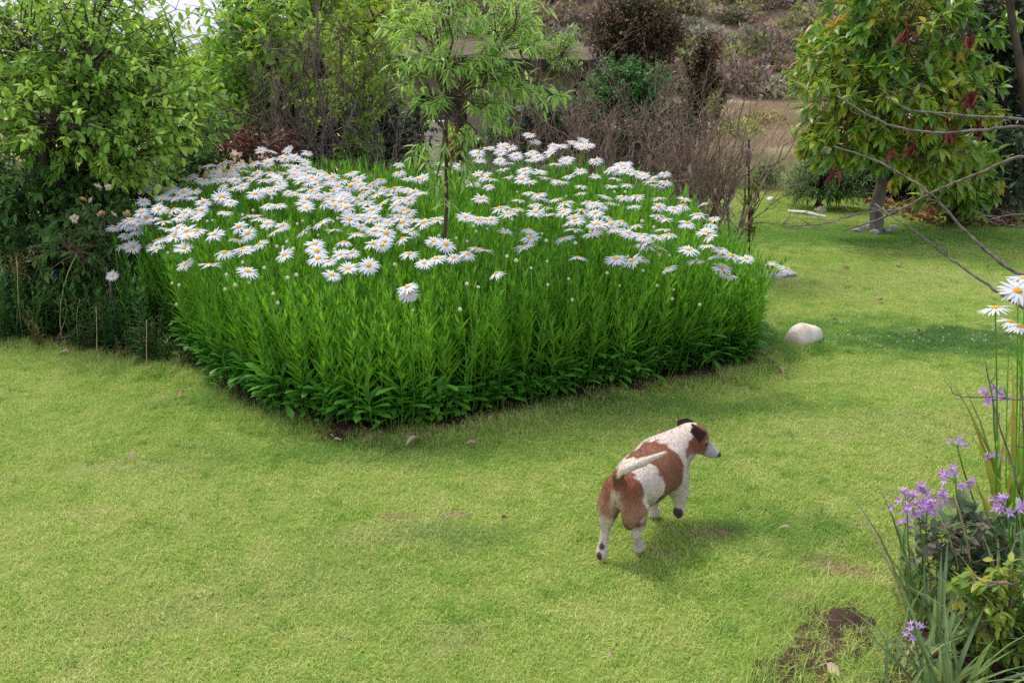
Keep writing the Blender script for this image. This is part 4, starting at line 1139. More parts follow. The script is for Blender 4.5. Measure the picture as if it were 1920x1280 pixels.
# brown leafless hedge behind the right half of the bed: single plants side by side
lbs = ['brown leafless hedge plant nearest the house wall', 'brown leafless hedge plant second from the house wall', 'brown leafless hedge plant third from the house wall', 'brown leafless hedge plant in the middle of the row',
       'brown leafless hedge plant third from the row\'s lawn end', 'brown leafless hedge plant second from the row\'s lawn end', 'thick-stemmed brown leafless hedge plant at the lawn end of the row']
for i, px in enumerate((985, 1050, 1110, 1170, 1230, 1290, 1345)):
    Y = 7.9 - i * .1; g0 = gp(px, Y); st = []
    for k in range(12):
        a = g0 + Vector((random.gauss(0, .10), random.gauss(0, .12), 0))
        e = at_y(px + random.gauss(0, 34) + (16 if i > 4 else 0), random.uniform(255, 345), Y + random.gauss(0, .12))
        st.append((a, e))
    twig_shrub('leafless_hedge_plant', lbs[i], g0, st, M['twig_brown'], 40 + i, 3, .012 if i < 5 else .017, 'brown leafless hedge', (3, 5), .55)

# slender sapling in the bed
sb = Vector((sap[0], sap[1], 0))
grow_tree('willow_leaf_sapling', 'slender young tree with narrow pale leaves rising out of the daisy bed', 'tree', sb,
          [B(785, 70, 4.8, (.17, .2, .20), 20), B(850, 30, 4.85, (.24, .25, .22), 26), B(930, 60, 4.9, (.22, .25, .2), 22), B(840, 120, 4.75, (.24, .22, .15), 22), B(920, 140, 4.85, (.2, .2, .15), 18),
           B(980, 155, 4.85, (.16, .18, .09), 10), B(1040, 180, 4.8, (.14, .12, .06), 9), B(900, 205, 4.85, (.14, .15, .08), 9), B(815, 195, 4.75, (.12, .14, .08), 8), B(765, 130, 4.85, (.1, .14, .12), 8),
           B(880, -50, 4.85, (.36, .3, .25), 24), B(825, 360, 4.80, (.10, .1, .10), 7), B(800, 310, 4.82, (.09, .1, .08), 6), B(862, 330, 4.82, (.08, .1, .08), 5), B(840, 270, 4.85, (.09, .1, .05), 4), B(970, 20, 4.9, (.2, .2, .16), 14), B(740, 60, 4.9, (.1, .12, .14), 7), B(945, 225, 4.9, (.12, .12, .07), 9), B(885, 260, 4.9, (.1, .1, .06), 6), B(975, 90, 4.9, (.2, .2, .14), 14)],
          LEAF_WIL, (.05, .085), 10, M['sapling_leaf'], M['twig_red'], .0105, trunk_top=at_y(836, 190, sap[1]), twig_r=.0022, hang=.03, seed=5, span=(.25, 1), up=.35)

# avocado-like tree on the right
av = at_z(1641, 437)
avt = grow_tree('broadleaf_tree', 'broad-leaved tree with yellow-green young leaves and red dried leaf bunches', 'tree', av,
          [B(1690, 60, 9.1, (.75, .7, .6), 70), B(1590, 110, 8.9, (.5, .5, .45), 50), B(1780, 80, 9.1, (.55, .6, .5), 50), B(1580, 190, 8.7, (.42, .4, .4), 44), B(1690, 190, 8.6, (.6, .4, .45), 64), B(1790, 180, 8.8, (.45, .4, .4), 44),
           B(1540, 250, 8.9, (.3, .35, .3), 26), B(1640, 260, 8.8, (.45, .4, .3), 36), B(1760, 290, 8.8, (.48, .4, .3), 44), B(1700, -50, 9.2, (.8, .7, .5), 50), B(1820, 330, 9.2, (.28, .3, .28), 22), B(1680, 120, 9.6, (1.0, .4, .9), 50), B(1690, 260, 9.6, (.8, .3, .5), 30), B(1610, 20, 9.0, (.4, .4, .4), 26)],
          LEAF_AVO, (.09, .155), 12, M['avocado_leaf'], M['bark_grey'], .055, trunk_top=at_y(1652, 300, 9.2), twig_r=.006, whorl=True, part_leaves=250, new_mat_=M['avocado_new'], new_frac=.30, seed=6, up=.3, span=(.5, 1))
# dried red leaf bunches hanging in it
for (px, py, k) in ((1823, 190, 14), (1746, 233, 9), (1785, 252, 9), (1711, 280, 9), (1672, 290, 7), (1838, 245, 8), (1702, 65, 8), (1818, 80, 6), (1563, 325, 6), (1780, 222, 5)):
    c = np.array(at_y(px, py - 12, 8.32)); mb = MB()
    d = nrm(np.column_stack([RNG.normal(0, .28, (k, 2)), np.full(k, -1.0)])); 
    scatter(mb, leaf_tpl(.26, 'lance', .9, .15), c + RNG.normal(0, .02, (k, 3)) - np.array(av), frames(d, nrm(RNG.normal(0, 1, (k, 3)))), RNG.uniform(.09, .16, k))
    tube(mb, np.array([c + [0, .12, .12], c + [0, .03, .05], c]) - np.array(av), .003, 3)
    mb.build('dried_leaf_bunch', M['dry_red_leaf'], avt)

def bush(name, label, px, py, Y, rad, nt, leaf, llen, per, mat, wood='bark', seed=0, group=None, trunk_r=.03, cat='shrub', extra=(), inner=.5, hang=0, part=0):
    blobs = [B(px, py, Y, rad, nt)] + [B(*e) for e in extra]
    return grow_tree(name, label, cat, gp(px, Y), blobs, leaf, llen, per, mat, M[wood], trunk_r, seed=seed, group=group, inner=inner, hang=hang, part_leaves=part)
bush('second_broadleaf_tree', 'smaller broad-leaved tree with short dark trunk right of the first', 1802, 365, 9.7, (.34, .3, .2), 36, LEAF_AVO, (.1, .17), 9, M['avocado_leaf'], seed=7, trunk_r=.06, cat='tree', extra=((1760, 350, 9.7, (.25, .3, .2), 18), (1830, 300, 9.9, (.3, .3, .3), 24)))
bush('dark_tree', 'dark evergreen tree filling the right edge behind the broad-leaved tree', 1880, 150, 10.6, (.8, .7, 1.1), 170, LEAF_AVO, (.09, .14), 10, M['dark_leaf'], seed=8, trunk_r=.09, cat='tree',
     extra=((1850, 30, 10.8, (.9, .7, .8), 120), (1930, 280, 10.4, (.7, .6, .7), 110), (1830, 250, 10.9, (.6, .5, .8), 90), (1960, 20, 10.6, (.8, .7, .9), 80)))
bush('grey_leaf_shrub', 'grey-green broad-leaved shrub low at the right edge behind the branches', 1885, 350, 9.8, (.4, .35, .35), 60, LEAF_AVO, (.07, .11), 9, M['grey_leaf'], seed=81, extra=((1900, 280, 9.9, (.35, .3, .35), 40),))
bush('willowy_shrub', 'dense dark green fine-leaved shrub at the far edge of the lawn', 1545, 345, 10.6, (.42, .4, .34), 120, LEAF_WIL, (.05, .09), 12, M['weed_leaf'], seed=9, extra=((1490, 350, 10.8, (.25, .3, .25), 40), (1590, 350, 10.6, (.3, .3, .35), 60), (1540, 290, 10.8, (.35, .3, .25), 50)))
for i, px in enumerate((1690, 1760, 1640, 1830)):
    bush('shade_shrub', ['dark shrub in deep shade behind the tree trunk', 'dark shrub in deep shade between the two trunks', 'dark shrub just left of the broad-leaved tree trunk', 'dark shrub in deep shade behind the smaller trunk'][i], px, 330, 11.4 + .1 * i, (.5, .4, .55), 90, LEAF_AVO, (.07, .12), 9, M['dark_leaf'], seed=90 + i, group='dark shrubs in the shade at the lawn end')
# middle distance, before the hill
bush('round_green_shrub', 'rounded fresh green shrub left of the dark narrow shrub', 1160, 175, 11.0, (.52, .5, .42), 210, LEAF_OV_S, (.035, .06), 16, M['shrub_leaf'], seed=10, extra=((1110, 195, 10.9, (.3, .3, .3), 80), (1215, 170, 10.9, (.35, .35, .36), 100), (1160, 260, 11.0, (.6, .4, .4), 80), (1160, 135, 11, (.3, .3, .22), 60)))
bush('tall_rusty_shrub', 'tall dark shrub with rust-tinged top behind the round green one', 1200, 60, 14.0, (.62, .6, .6), 220, LEAF_OV_S, (.04, .07), 16, M['brown_leaf'], seed=11, extra=((1130, 70, 14, (.35, .4, .5), 110), (1250, 60, 14, (.35, .4, .45), 110), (1190, 10, 14, (.5, .4, .3), 90), (1190, 130, 14.1, (.7, .4, .4), 90)))
bush('narrow_dark_shrub', 'narrow dark shrub standing alone before the dry slope', 1310, 150, 13.0, (.28, .35, .55), 150, LEAF_OV_S, (.04, .07), 16, M['brown_leaf'], seed=12, extra=((1330, 90, 13, (.2, .25, .25), 60), (1300, 220, 13, (.35, .3, .4), 100), (1340, 180, 13, (.22, .25, .35), 50)))
bush('yellow_green_sprig', 'small yellow-green leafy sprig over the leafless hedge', 1340, 195, 7.6, (.07, .07, .09), 26, LEAF_OV_S, (.02, .035), 9, M['shoot_leaf'], 'twig_brown', seed=13, trunk_r=.006)
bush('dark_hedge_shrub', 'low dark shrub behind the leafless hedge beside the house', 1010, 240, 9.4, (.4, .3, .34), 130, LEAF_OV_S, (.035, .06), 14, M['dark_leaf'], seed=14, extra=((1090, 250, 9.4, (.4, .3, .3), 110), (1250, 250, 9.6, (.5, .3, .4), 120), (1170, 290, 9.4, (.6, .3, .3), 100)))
bush('wall_shrub', 'loose green shrub in front of the house wall', 965, 235, 11.8, (.4, .3, .3), 110, LEAF_OV_S, (.035, .06), 13, M['weed_leaf'], seed=141, extra=((1020, 200, 11.8, (.35, .3, .3), 80), (900, 270, 11.8, (.4, .3, .25), 70)))
bush('olive_shrub', 'low olive shrub between the fruit tree and grey tangle', 450, 235, 8.6, (.42, .35, .26), 110, LEAF_OV_S, (.02, .04), 14, M['olive_leaf'], seed=15, extra=((500, 260, 8.4, (.35, .3, .2), 60),))
bush('rusty_shrub', 'low rust-brown shrub behind the left end of the daisies', 455, 278, 7.7, (.24, .2, .2), 60, LEAF_OV_S, (.02, .04), 10, M['dry_red_leaf'], 'twig_brown', seed=16, extra=((530, 275, 7.7, (.2, .2, .18), 30),))
bush('filler_shrub', 'dark green shrub filling the gap right of the fruit tree', 350, 290, 7.7, (.36, .3, .3), 110, LEAF_OV_S, (.03, .05), 14, M['weed_leaf'], seed=171, extra=((390, 250, 8.2, (.4, .3, .3), 90), (320, 350, 7.4, (.3, .25, .25), 70)))
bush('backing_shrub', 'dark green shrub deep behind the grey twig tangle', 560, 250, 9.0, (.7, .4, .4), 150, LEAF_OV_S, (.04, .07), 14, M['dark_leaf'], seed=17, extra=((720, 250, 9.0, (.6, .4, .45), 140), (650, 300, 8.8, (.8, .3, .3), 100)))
bush('feathery_tree', 'arching feathery yellow-green tree above the house roof', 1000, 70, 10.5, (.5, .4, .2), 70, LEAF_WIL, (.04, .07), 16, M['sapling_leaf'], seed=18, trunk_r=.03, cat='tree', extra=((1060, 100, 10.5, (.28, .3, .16), 40), (960, 30, 10.5, (.4, .3, .25), 60), (1070, 60, 10.5, (.2, .2, .12), 24)), hang=.2)
bush('sideways_plant', 'small green plant by the lawn edge beyond the garden stake', 1440, 330, 12.2, (.25, .25, .2), 50, LEAF_WIL, (.05, .1), 10, M['weed_leaf'], seed=19)
for i, (px, Y, py, rr) in enumerate(((60, 15, 70, 1.6), (-300, 16, 60, 2.0), (250, 17, 110, 1.2), (420, 16, 130, .9))):
    bush('distant_tree', ['distant green tree behind the fruit tree', 'distant green tree beyond the left edge', 'distant low tree seen through the fruit tree', 'distant low tree under the patch of sky'][i], px, py, Y, (rr, rr, rr * .8), 150, LEAF_OV_S, (.1, .16), 14, M['bright_leaf'], seed=60 + i, cat='tree', group='distant trees on the left', extra=((px, 190, Y, (rr * 1.2, rr, .8), 120),))
# ------------------------------------------------------------------ house behind the hedge
def box(mb, lo, hi):
    x0, y0, z0 = lo; x1, y1, z1 = hi
    V = [(x0, y0, z0), (x1, y0, z0), (x1, y1, z0), (x0, y1, z0), (x0, y0, z1), (x1, y0, z1), (x1, y1, z1), (x0, y1, z1)]
    mb.add(V, [np.array([(0, 3, 2, 1), (4, 5, 6, 7), (0, 1, 5, 4), (1, 2, 6, 5), (2, 3, 7, 6), (3, 0, 4, 7)])])
M['plaster'] = noise_mat('plaster', [(.3, lin(130, 121, 102)), (.7, lin(150, 140, 121))], 3, .95, .2)
M['plaster_pale'] = noise_mat('plaster_pale', [(.3, lin(196, 184, 166)), (.7, lin(216, 204, 186))], 3, .95, .2)
M['roof'] = noise_mat('roof', [(.3, lin(84, 68, 56)), (.7, lin(112, 92, 76))], 5, .9, .4)
M['fascia'] = noise_mat('fascia', [(.3, lin(46, 40, 36)), (.7, lin(66, 58, 52))], 10, .8, .2)
M['white_paint'] = noise_mat('white_paint', [(.3, lin(206, 202, 196)), (.7, lin(228, 224, 218))], 10, .7, .1)
M['terracotta'] = noise_mat('terracotta', [(.3, lin(120, 66, 40)), (.7, lin(160, 92, 58))], 10, .9, .2)
gm, n, l, p, out = new_mat('dark_glass'); p.inputs['Base Color'].default_value = (.02, .022, .025, 1); p.inputs['Roughness'].default_value = .08
M['dark_glass'] = gm
hz = -.95
hs = tag(empty('garden_house', (-.3, 14.0, hz)), 'low beige plastered house with flat brown roof half hidden behind the sapling', 'house')
def hpart(name, boxes, mat, parent=None):
    mb = MB()
    for lo_, hi_ in boxes: box(mb, np.array(lo_) - [-.3, 14.0, hz], np.array(hi_) - [-.3, 14.0, hz])
    o = mb.build(name, mat, hs if parent is None else parent, False)
    return o
wx0, wx1, wz = -1.9, 1.35, 1.42
# front wall built round its openings
hpart('wall', [((wx0, 14, hz), (-1.32, 14.2, wz)), ((-1.32, 14, 1.05), (-.62, 14.2, wz)), ((-.62, 14, hz), (.02, 14.2, wz)), ((.02, 14, hz), (.62, 14.2, .12)), ((.02, 14, 1.0), (.62, 14.2, wz)), ((.62, 14, hz), (.85, 14.2, wz)),
               ((.85, 14, hz), (1.25, 14.2, .55)), ((.85, 14, 1.3), (1.25, 14.2, wz)), ((1.25, 14, hz), (wx1, 14.2, wz)), ((wx0, 14.2, hz), (wx0 + .2, 18, wz)), ((wx1 - .2, 14.2, hz), (wx1, 18, wz)), ((wx0 + .2, 17.8, hz), (wx1 - .2, 18, wz))], M['plaster'])
d_ = hpart('door', [((-1.30, 14.08, hz + .02), (-.64, 14.13, 1.03))], M['fascia'])
hpart('handle', [((-.74, 14.03, .05), (-.71, 14.08, .17))], M['white_paint'], d_)
for (x0, x1, z0, z1) in ((.02, .62, .12, 1.0), (.85, 1.25, .55, 1.3)):
    w_ = hpart('window', [((x0, 14.05, z0), (x0 + .05, 14.12, z1)), ((x1 - .05, 14.05, z0), (x1, 14.12, z1)), ((x0 + .05, 14.05, z0), (x1 - .05, 14.12, z0 + .05)), ((x0 + .05, 14.05, z1 - .05), (x1 - .05, 14.12, z1)), (((x0 + x1) / 2 - .02, 14.06, z0 + .05), ((x0 + x1) / 2 + .02, 14.11, z1 - .05))], M['fascia'])
    hpart('pane', [((x0 + .05, 14.08, z0 + .05), ((x0 + x1) / 2 - .02, 14.09, z1 - .05)), (((x0 + x1) / 2 + .02, 14.08, z0 + .05), (x1 - .05, 14.09, z1 - .05))], M['dark_glass'], w_)
    hpart('sill', [((x0 - .05, 13.93, z0 - .05), (x1 + .05, 14.0, z0 - .003))], M['white_paint'], w_)
mb = MB(); rp = np.array([(wx0 - .3, 13.6, 1.50), (wx1 + .35, 13.6, 1.42), (wx1 + .35, 18.3, 1.72), (wx0 - .3, 18.3, 1.80)])
top_ = rp + [0, 0, .07]; mb.add(np.vstack([rp, top_]) - [-.3, 14.0, hz], [np.array([(0, 3, 2, 1), (4, 5, 6, 7), (0, 1, 5, 4), (1, 2, 6, 5), (2, 3, 7, 6), (3, 0, 4, 7)])])
rf = mb.build('roof', M['roof'], hs, False)
mb = MB(); fz = rp[[0, 1]] + [0, -.012, -.05]; mb.add(np.vstack([fz, fz[::-1] + [0, 0, .14], fz + [0, -.03, 0], fz[::-1] + [0, -.03, .14]]) - [-.3, 14.0, hz], [np.array([(0, 1, 2, 3), (4, 7, 6, 5), (0, 4, 5, 1), (3, 2, 6, 7), (1, 5, 6, 2), (0, 3, 7, 4)])])
mb.build('fascia_board', M['fascia'], rf, False)
q0 = at_y(815, 250, 12.6)
hpart('pillar', [((q0.x - .12, 12.5, hz), (q0.x + .12, 12.74, q0.z + .15))], M['plaster_pale'])
hpart('terracotta_pillar', [((q0.x + .17, 12.55, hz), (q0.x + .27, 12.7, q0.z + .12))], M['terracotta'])
hpart('shelf', [((-.02, 13.75, .88), (.45, 13.998, .93))], M['white_paint'])

# ------------------------------------------------------------------ scrub on the hill
def scrub_mesh(seed, mat, n=260):
    r = np.random.default_rng(seed); mb = MB()
    d = nrm(r.normal(0, 1, (n, 3))); d[:, 2] = np.abs(d[:, 2])
    q = r.uniform(.55, 1.0, n)[:, None] * (1 + .22 * np.sin(d[:, :1] * 5 + seed) * np.cos(d[:, 1:2] * 4 + seed))
    P = d * q * [.55, .55, .5]
    scatter(mb, LEAF_OV_S, P, frames(nrm(d + r.normal(0, .6, (n, 3)) + [0, 0, .3]), nrm(d + r.normal(0, .4, (n, 3)))), r.uniform(.08, .17, n))
    for k in range(7):
        e = d[k] * .45; tube(mb, [(0, 0, -.08), e * .5 + [0, 0, .02], e], [.02, .012, .006], 3)
    return mb.mesh('scrub_bush', mat)
def sm_(name, cols): return leaf_mat(name, cols, .15, .8, .1)
HM = [sm_('scrub_olive', [G(0.232, 0.232, 0.093), G(0.388, 0.372, 0.147)]), sm_('scrub_brown', [G(0.232, 0.171, 0.109), G(0.403, 0.295, 0.202)]), sm_('scrub_purple', [G(0.217, 0.163, 0.132), G(0.372, 0.287, 0.232)]), sm_('scrub_green', [G(0.232, 0.295, 0.0853), G(0.434, 0.48, 0.132)]), sm_('scrub_grey', [G(0.264, 0.256, 0.171), G(0.434, 0.411, 0.279)]), sm_('scrub_dark', [G(0.109, 0.116, 0.062), G(0.217, 0.209, 0.109)])]
scrub = [scrub_mesh(400 + i, HM[i % 6]) for i in range(12)]
HP = np.column_stack([RNG.uniform(-9, 22, 4200), RNG.uniform(35.2, 62, 4200)])
HP = HP[HP[:, 1] < 35.5 + RNG.random(len(HP)) ** 1.5 * 27]
HPz = terrain(HP[:, 0], HP[:, 1]); 
HS_ = RNG.uniform(.45, 1.35, len(HP)) * np.where(RNG.random(len(HP)) < .1, 1.5, 1)
HI = RNG.integers(0, 12, len(HP)); HRZ = RNG.uniform(0, 6.28, len(HP))
dep = HP[:, 1] * CP + (CAM_H - HPz) * SP
pxx = 960 + FPX * HP[:, 0] / dep; pyy = 640 - FPX * ((HP[:, 1] * SP - (CAM_H - HPz) * CP) / dep)
# FPX-scaled picture position only decides which bushes the view can show
inv = (pxx > 980) & (pxx < 1500) & (pyy > -10) & (pyy < 215)
score = np.where(inv, HS_ / dep, 0); best = np.argsort(-score)[:90]; best = best[score[best] > 0]
tone = ['olive', 'brown', 'purplish brown', 'yellow-green', 'grey', 'dark green'] * 2
for i in best:
    o = link('scrub_bush', scrub[HI[i]], loc=(HP[i][0], HP[i][1], HPz[i])); o.rotation_euler = (0, 0, HRZ[i]); o.scale = (HS_[i],) * 3
    tag(o, f'low {tone[HI[i]]} scrub bush on the dry hillside', 'scrub bush', 'scrub bushes on the hillside')
ot = np.ones(len(HP), bool); ot[best] = False; N = ot.sum()
tag(gn_scatter('hillside_scrub', scrub, np.column_stack([HP[ot], HPz[ot]]), np.column_stack([np.zeros((N, 2)), HRZ[ot]]), np.repeat(HS_[ot][:, None], 3, 1), HI[ot]), 'far scrub covering the dry brown hillside', 'scrub', kind='stuff')
for i, (px, py, mt, lb) in enumerate(((1432, 240, 0, 'low ochre bush alone on the dry field'), (1385, 262, 3, 'low green bush at the near edge of the dry field'))):
    q = at_z(px, py); o = link('field_bush', scrub[mt], loc=q); o.scale = (1.0, 1.0, .8); tag(o, lb, 'scrub bush')
# low dry grass on the field
fg = [grass_patch(500 + i, .5, 160, .06, .16) for i in range(2)]
M['dry_grass'] = leaf_mat('dry_grass', [G(.28, .23, .13), G(.36, .29, .17), G(.26, .25, .12)], .2, .8, .1)
for m_ in fg: m_.materials.clear(); m_.materials.append(M['dry_grass'])
FP_ = np.column_stack([RNG.uniform(1.5, 12, 1500), RNG.uniform(12, 34, 1500)]); FP_ = FP_[(FP_[:, 0] < FP_[:, 1] * .38) & (FP_[:, 0] > FP_[:, 1] * .1)]
N = len(FP_)
tag(gn_scatter('field_grass', fg, np.column_stack([FP_, terrain(FP_[:, 0], FP_[:, 1])]), np.column_stack([np.zeros((N, 2)), RNG.uniform(0, 6.28, N)]), np.repeat(RNG.uniform(.8, 1.6, N)[:, None], 3, 1), RNG.integers(0, 2, N)), 'sparse dry grass on the field beyond the garden', 'grass', kind='stuff')

# ------------------------------------------------------------------ shaded border on the left
STRAP = leaf_tpl(.05, 'strap', .35, .35, (0, .25, .5, .75, 1))
def strap_clump(name, label, base, n_, L, mat, seed, spread=.5, width=1.0, group=None, cat='plant'):
    r = np.random.default_rng(seed)
    root = tag(empty(name, base), label, cat, group)
    az = r.uniform(0, 6.28, n_); an = np.abs(r.normal(0, spread, n_)).clip(0, 1.2)
    d = np.column_stack([np.cos(az) * np.sin(an), np.sin(az) * np.sin(an), np.cos(an)])
    up_ = np.column_stack([-np.cos(az) * np.cos(an), -np.sin(az) * np.cos(an), np.sin(an) + .01])
    P = np.column_stack([r.normal(0, .025, (n_, 2)), np.full(n_, -.005)]); LL = r.uniform(.6, 1.1, n_) * L
    lm = MB(); lm.add(*STRAP); me = lm.mesh('blade', mat)
    Rm = frames(d, up_)
    for i in range(n_):
        o = link('blade', me, root); m4 = np.eye(4); m4[:3, :3] = Rm[i] * np.array([LL[i] * width * r.uniform(.8, 1.2), LL[i], LL[i]]); m4[:3, 3] = P[i]
        o.matrix_basis = Matrix(m4.tolist())
    return root
PET6 = leaf_tpl(.34, 'lance', .3, .1, (0, .4, .8, 1))
M['mauve'] = leaf_mat('mauve', [G(.50, .26, .55), G(.60, .36, .64), G(.68, .48, .70)], .35, .6, .2)
M['blue_flower'] = leaf_mat('blue_flower', [G(.11, .10, .36), G(.18, .16, .48)], .3, .6, .2)
def umbel(root, top, n_, ped, fl, mat, seed, base, down=False):
    """little trumpet stars on short stalks, all from one point"""
    r = np.random.default_rng(seed); mbf, mbs = MB(), MB(); top = np.array(tuple(top)); base = np.array(tuple(base))
    d = nrm(np.column_stack([r.normal(0, 1, (n_, 2)), np.abs(r.normal(.5, .5, n_))]))
    for k in range(n_):
        e = top + d[k] * ped * r.uniform(.6, 1.1)
        tube(mbs, [top - base, (top + e) / 2 - base + [0, 0, .003], e - base], .0012, 3)
        m_ = 6; az = np.arange(m_) * PI / 3 + r.uniform(0, 1); f = frames(d[k:k + 1], np.array([.1, .3, 1.0]))[0]
        dd = nrm(f[:, 1][None] * .75 + (np.cos(az)[:, None] * f[:, 0] + np.sin(az)[:, None] * f[:, 2]) * .8)
        tube(mbf, [e - base, e + f[:, 1] * fl * .45 - base], [.0014, .0024], 5)
        scatter(mbf, PET6, np.tile(e + f[:, 1] * fl * .4 - base, (m_, 1)), frames(dd, f[:, 1]), fl * .75)
    h = tag(mbf.build('flower_head', mat, root), kind='stuff'); mbs.build('flower_stalks', M['stem_green'], h)
def scape(root, p0, p1, rad, mat, base, bend=.04, name='stalk'):
    p0, p1, base = (np.array(tuple(v)) for v in (p0, p1, base)); mb = MB()
    tube(mb, wob(bez(p0, (p0 + p1) / 2 + RNG.normal(0, bend, 3) * [1, 1, 0], p1, 7), .002) - base, np.linspace(rad, rad * .7, 7), 5)
    return mb.build(name, mat, root)
# blue agapanthus-like clumps
for i, (px, py, by) in enumerate(((62, 512, 600), (105, 525, 608), (203, 478, 590), (150, 455, 570), (185, 500, 600))):
    b_ = at_z(px + random.uniform(-10, 10), by); g_ = strap_clump('blue_lily', ['blue-flowered strap-leaved plant nearest the left edge of the view', 'blue-flowered strap-leaved plant second from the left edge', 'blue-flowered strap-leaved plant closest to the daisies', 'blue-flowered strap-leaved plant farthest back in the border', 'short blue-flowered strap-leaved plant beside the lone daisy'][i], b_, 22, .42, M['weed_leaf'], 600 + i, .55, 1.2, 'blue-flowered plants in the left border')
    tp_ = at_y(px, py, b_.y + .05); scape(g_, b_, tp_, .004, M['stem_green'], b_); umbel(g_, tp_, 14, .05, .035, M['blue_flower'], 610 + i, b_)
# leafy weeds: broad-leaved stems in loose tufts
def weed_mesh(seed, H=.4, n_=26, mat='weed_leaf', wl=.10):
    r = np.random.default_rng(seed); mb = MB()
    for s in range(3):
        e = np.array([r.normal(0, .07), r.normal(0, .07), H * r.uniform(.7, 1.1)]); st = bez((0, 0, 0), e * .5 + [r.normal(0, .03), r.normal(0, .03), 0], e, 6)
        tube(mb, st, np.linspace(.004, .0015, 6), 4)
        f = r.uniform(.1, 1, n_); P = np.column_stack([np.interp(f * 5, np.arange(6), st[:, i]) for i in range(3)]); az = np.arange(n_) * 2.4
        an = np.interp(f, [0, 1], [1.4, .5]); d = np.column_stack([np.cos(az) * np.sin(an), np.sin(az) * np.sin(an), np.cos(an)])
        scatter(mb, leaf_tpl(.26, 'lance', .3, .2), P, frames(d, np.array([0, 0, 1.0])), np.interp(f, [0, 1], [wl, wl * .4]) * r.uniform(.8, 1.2, n_))
    return mb.mesh('weed', M[mat])
weeds = [weed_mesh(620 + i, .34 + .05 * i) for i in range(6)] + [weed_mesh(630, .25, 18, 'olive_leaf', .07)]
WP = []
while len(WP) < 270:
    q = np.array([RNG.uniform(-4.2, -1.5), RNG.uniform(5.0, 6.6)])
    if inside([q], LEFT)[0]: WP.append(q)
WP = np.array(sorted(WP, key=lambda q: q[1])); 
wl_ = 'green broad-leaved weed at the front of the shaded left border'
for q in WP[:60]:
    k = int(RNG.integers(0, 7)); o = link('leafy_weed', weeds[k], loc=(q[0], q[1], 0)); o.rotation_euler = (0, 0, RNG.uniform(0, 6.28)); s_ = RNG.uniform(.45, 1.0); o.scale = (s_, s_, s_)
    tag(o, wl_, 'weed', 'weeds in the left border')
N = len(WP) - 60
tag(gn_scatter('border_weeds', weeds, np.column_stack([WP[60:], np.zeros(N)]), np.column_stack([np.zeros((N, 2)), RNG.uniform(0, 6.28, N)]), np.repeat(RNG.uniform(.7, 1.3, N)[:, None], 3, 1), RNG.integers(0, 7, N)), 'mass of green weeds deeper in the shaded left border', 'weeds', kind='stuff')
# dry stalks and dock spikes
M['rust_seed'] = leaf_mat('rust_seed', [G(.16, .075, .04), G(.24, .12, .06), G(.30, .2, .1)], .15, .8, .1)
def seed_stalk(label, p0, p1, seed, mat, r=.0028, head=.3, hw=.012, n_=70, group=None, name='seed_stalk', fan=False):
    rr_ = np.random.default_rng(seed); p0, p1 = np.array(tuple(p0)), np.array(tuple(p1))
    root = tag(empty(name, p0), label, 'dry stalk', group)
    st = bez(p0, (p0 + p1) / 2 + rr_.normal(0, .03, 3), p1, 8); mb = MB(); tube(mb, st - p0, np.linspace(r, r * .6, 8), 4); mb.build('stalk', M['straw'], root)
    f = rr_.uniform(1 - head, 1, n_); P = np.column_stack([np.interp(f * 7, np.arange(8), st[:, i]) for i in range(3)]) + rr_.normal(0, hw, (n_, 3)) * ([1.5, 1.5, .8] if fan else [1, 1, .4])
    mb = MB(); scatter(mb, LEAF_OV_S, P - p0, frames(nrm(rr_.normal(0, 1, (n_, 3)) + [0, 0, .5]), nrm(rr_.normal(0, 1, (n_, 3)))), rr_.uniform(.008, .016, n_)); tag(mb.build('seed_head', mat, root), kind='stuff')
for i, (x0, y0, x1, y1) in enumerate(((78, 600, 75, 440), (92, 600, 95, 435), (182, 590, 180, 480), (28, 640, 30, 480), (45, 640, 32, 490), (110, 620, 60, 470))):
    b_ = at_z(x0, y0); seed_stalk(['olive dock spike, left one of a pair in the border', 'olive dock spike, right one of a pair in the border', 'thin olive dock spike below the daisies', 'rusty seed stalk at the far left of the border', 'rusty seed stalk leaning left in the border', 'pale dry stalk leaning across the border'][i], b_, at_y(x1, y1, b_.y), 640 + i, M['olive_leaf'] if i < 3 else M['rust_seed'], head=.45 if i < 3 else .15, hw=.008 if i < 3 else .03, n_=120, fan=i >= 3)
for i in range(9):
    x0 = random.uniform(15, 130); b_ = at_z(x0, random.uniform(600, 645)); e = at_y(x0 + random.uniform(-40, 50), random.uniform(470, 580), b_.y + random.uniform(-.1, .1)); mb = MB()
    tube(mb, bez(tuple(b_), tuple((b_ + e) / 2 + Vector((random.gauss(0, .05), 0, .03))), tuple(e), 6) - np.array(tuple(b_)), [.0025] * 5 + [.0012], 4)
    tag(mb.build('straw_stalk', M['straw'], loc=b_), 'thin straw-coloured dry stem leaning in the left border', 'dry stalk', 'thin dry stems in the left border')
for i, (px, py) in enumerate(((150, 560), (250, 540), (215, 560), (275, 600), (180, 575), (235, 520))):
    b_ = at_z(px, py + 90); seed_stalk('loose rust-brown seed head among the border weeds', b_, at_y(px, py, b_.y + .02), 655 + i, M['rust_seed'], head=.35, hw=.03, n_=90, group='rust-brown seed heads in the border', fan=True)
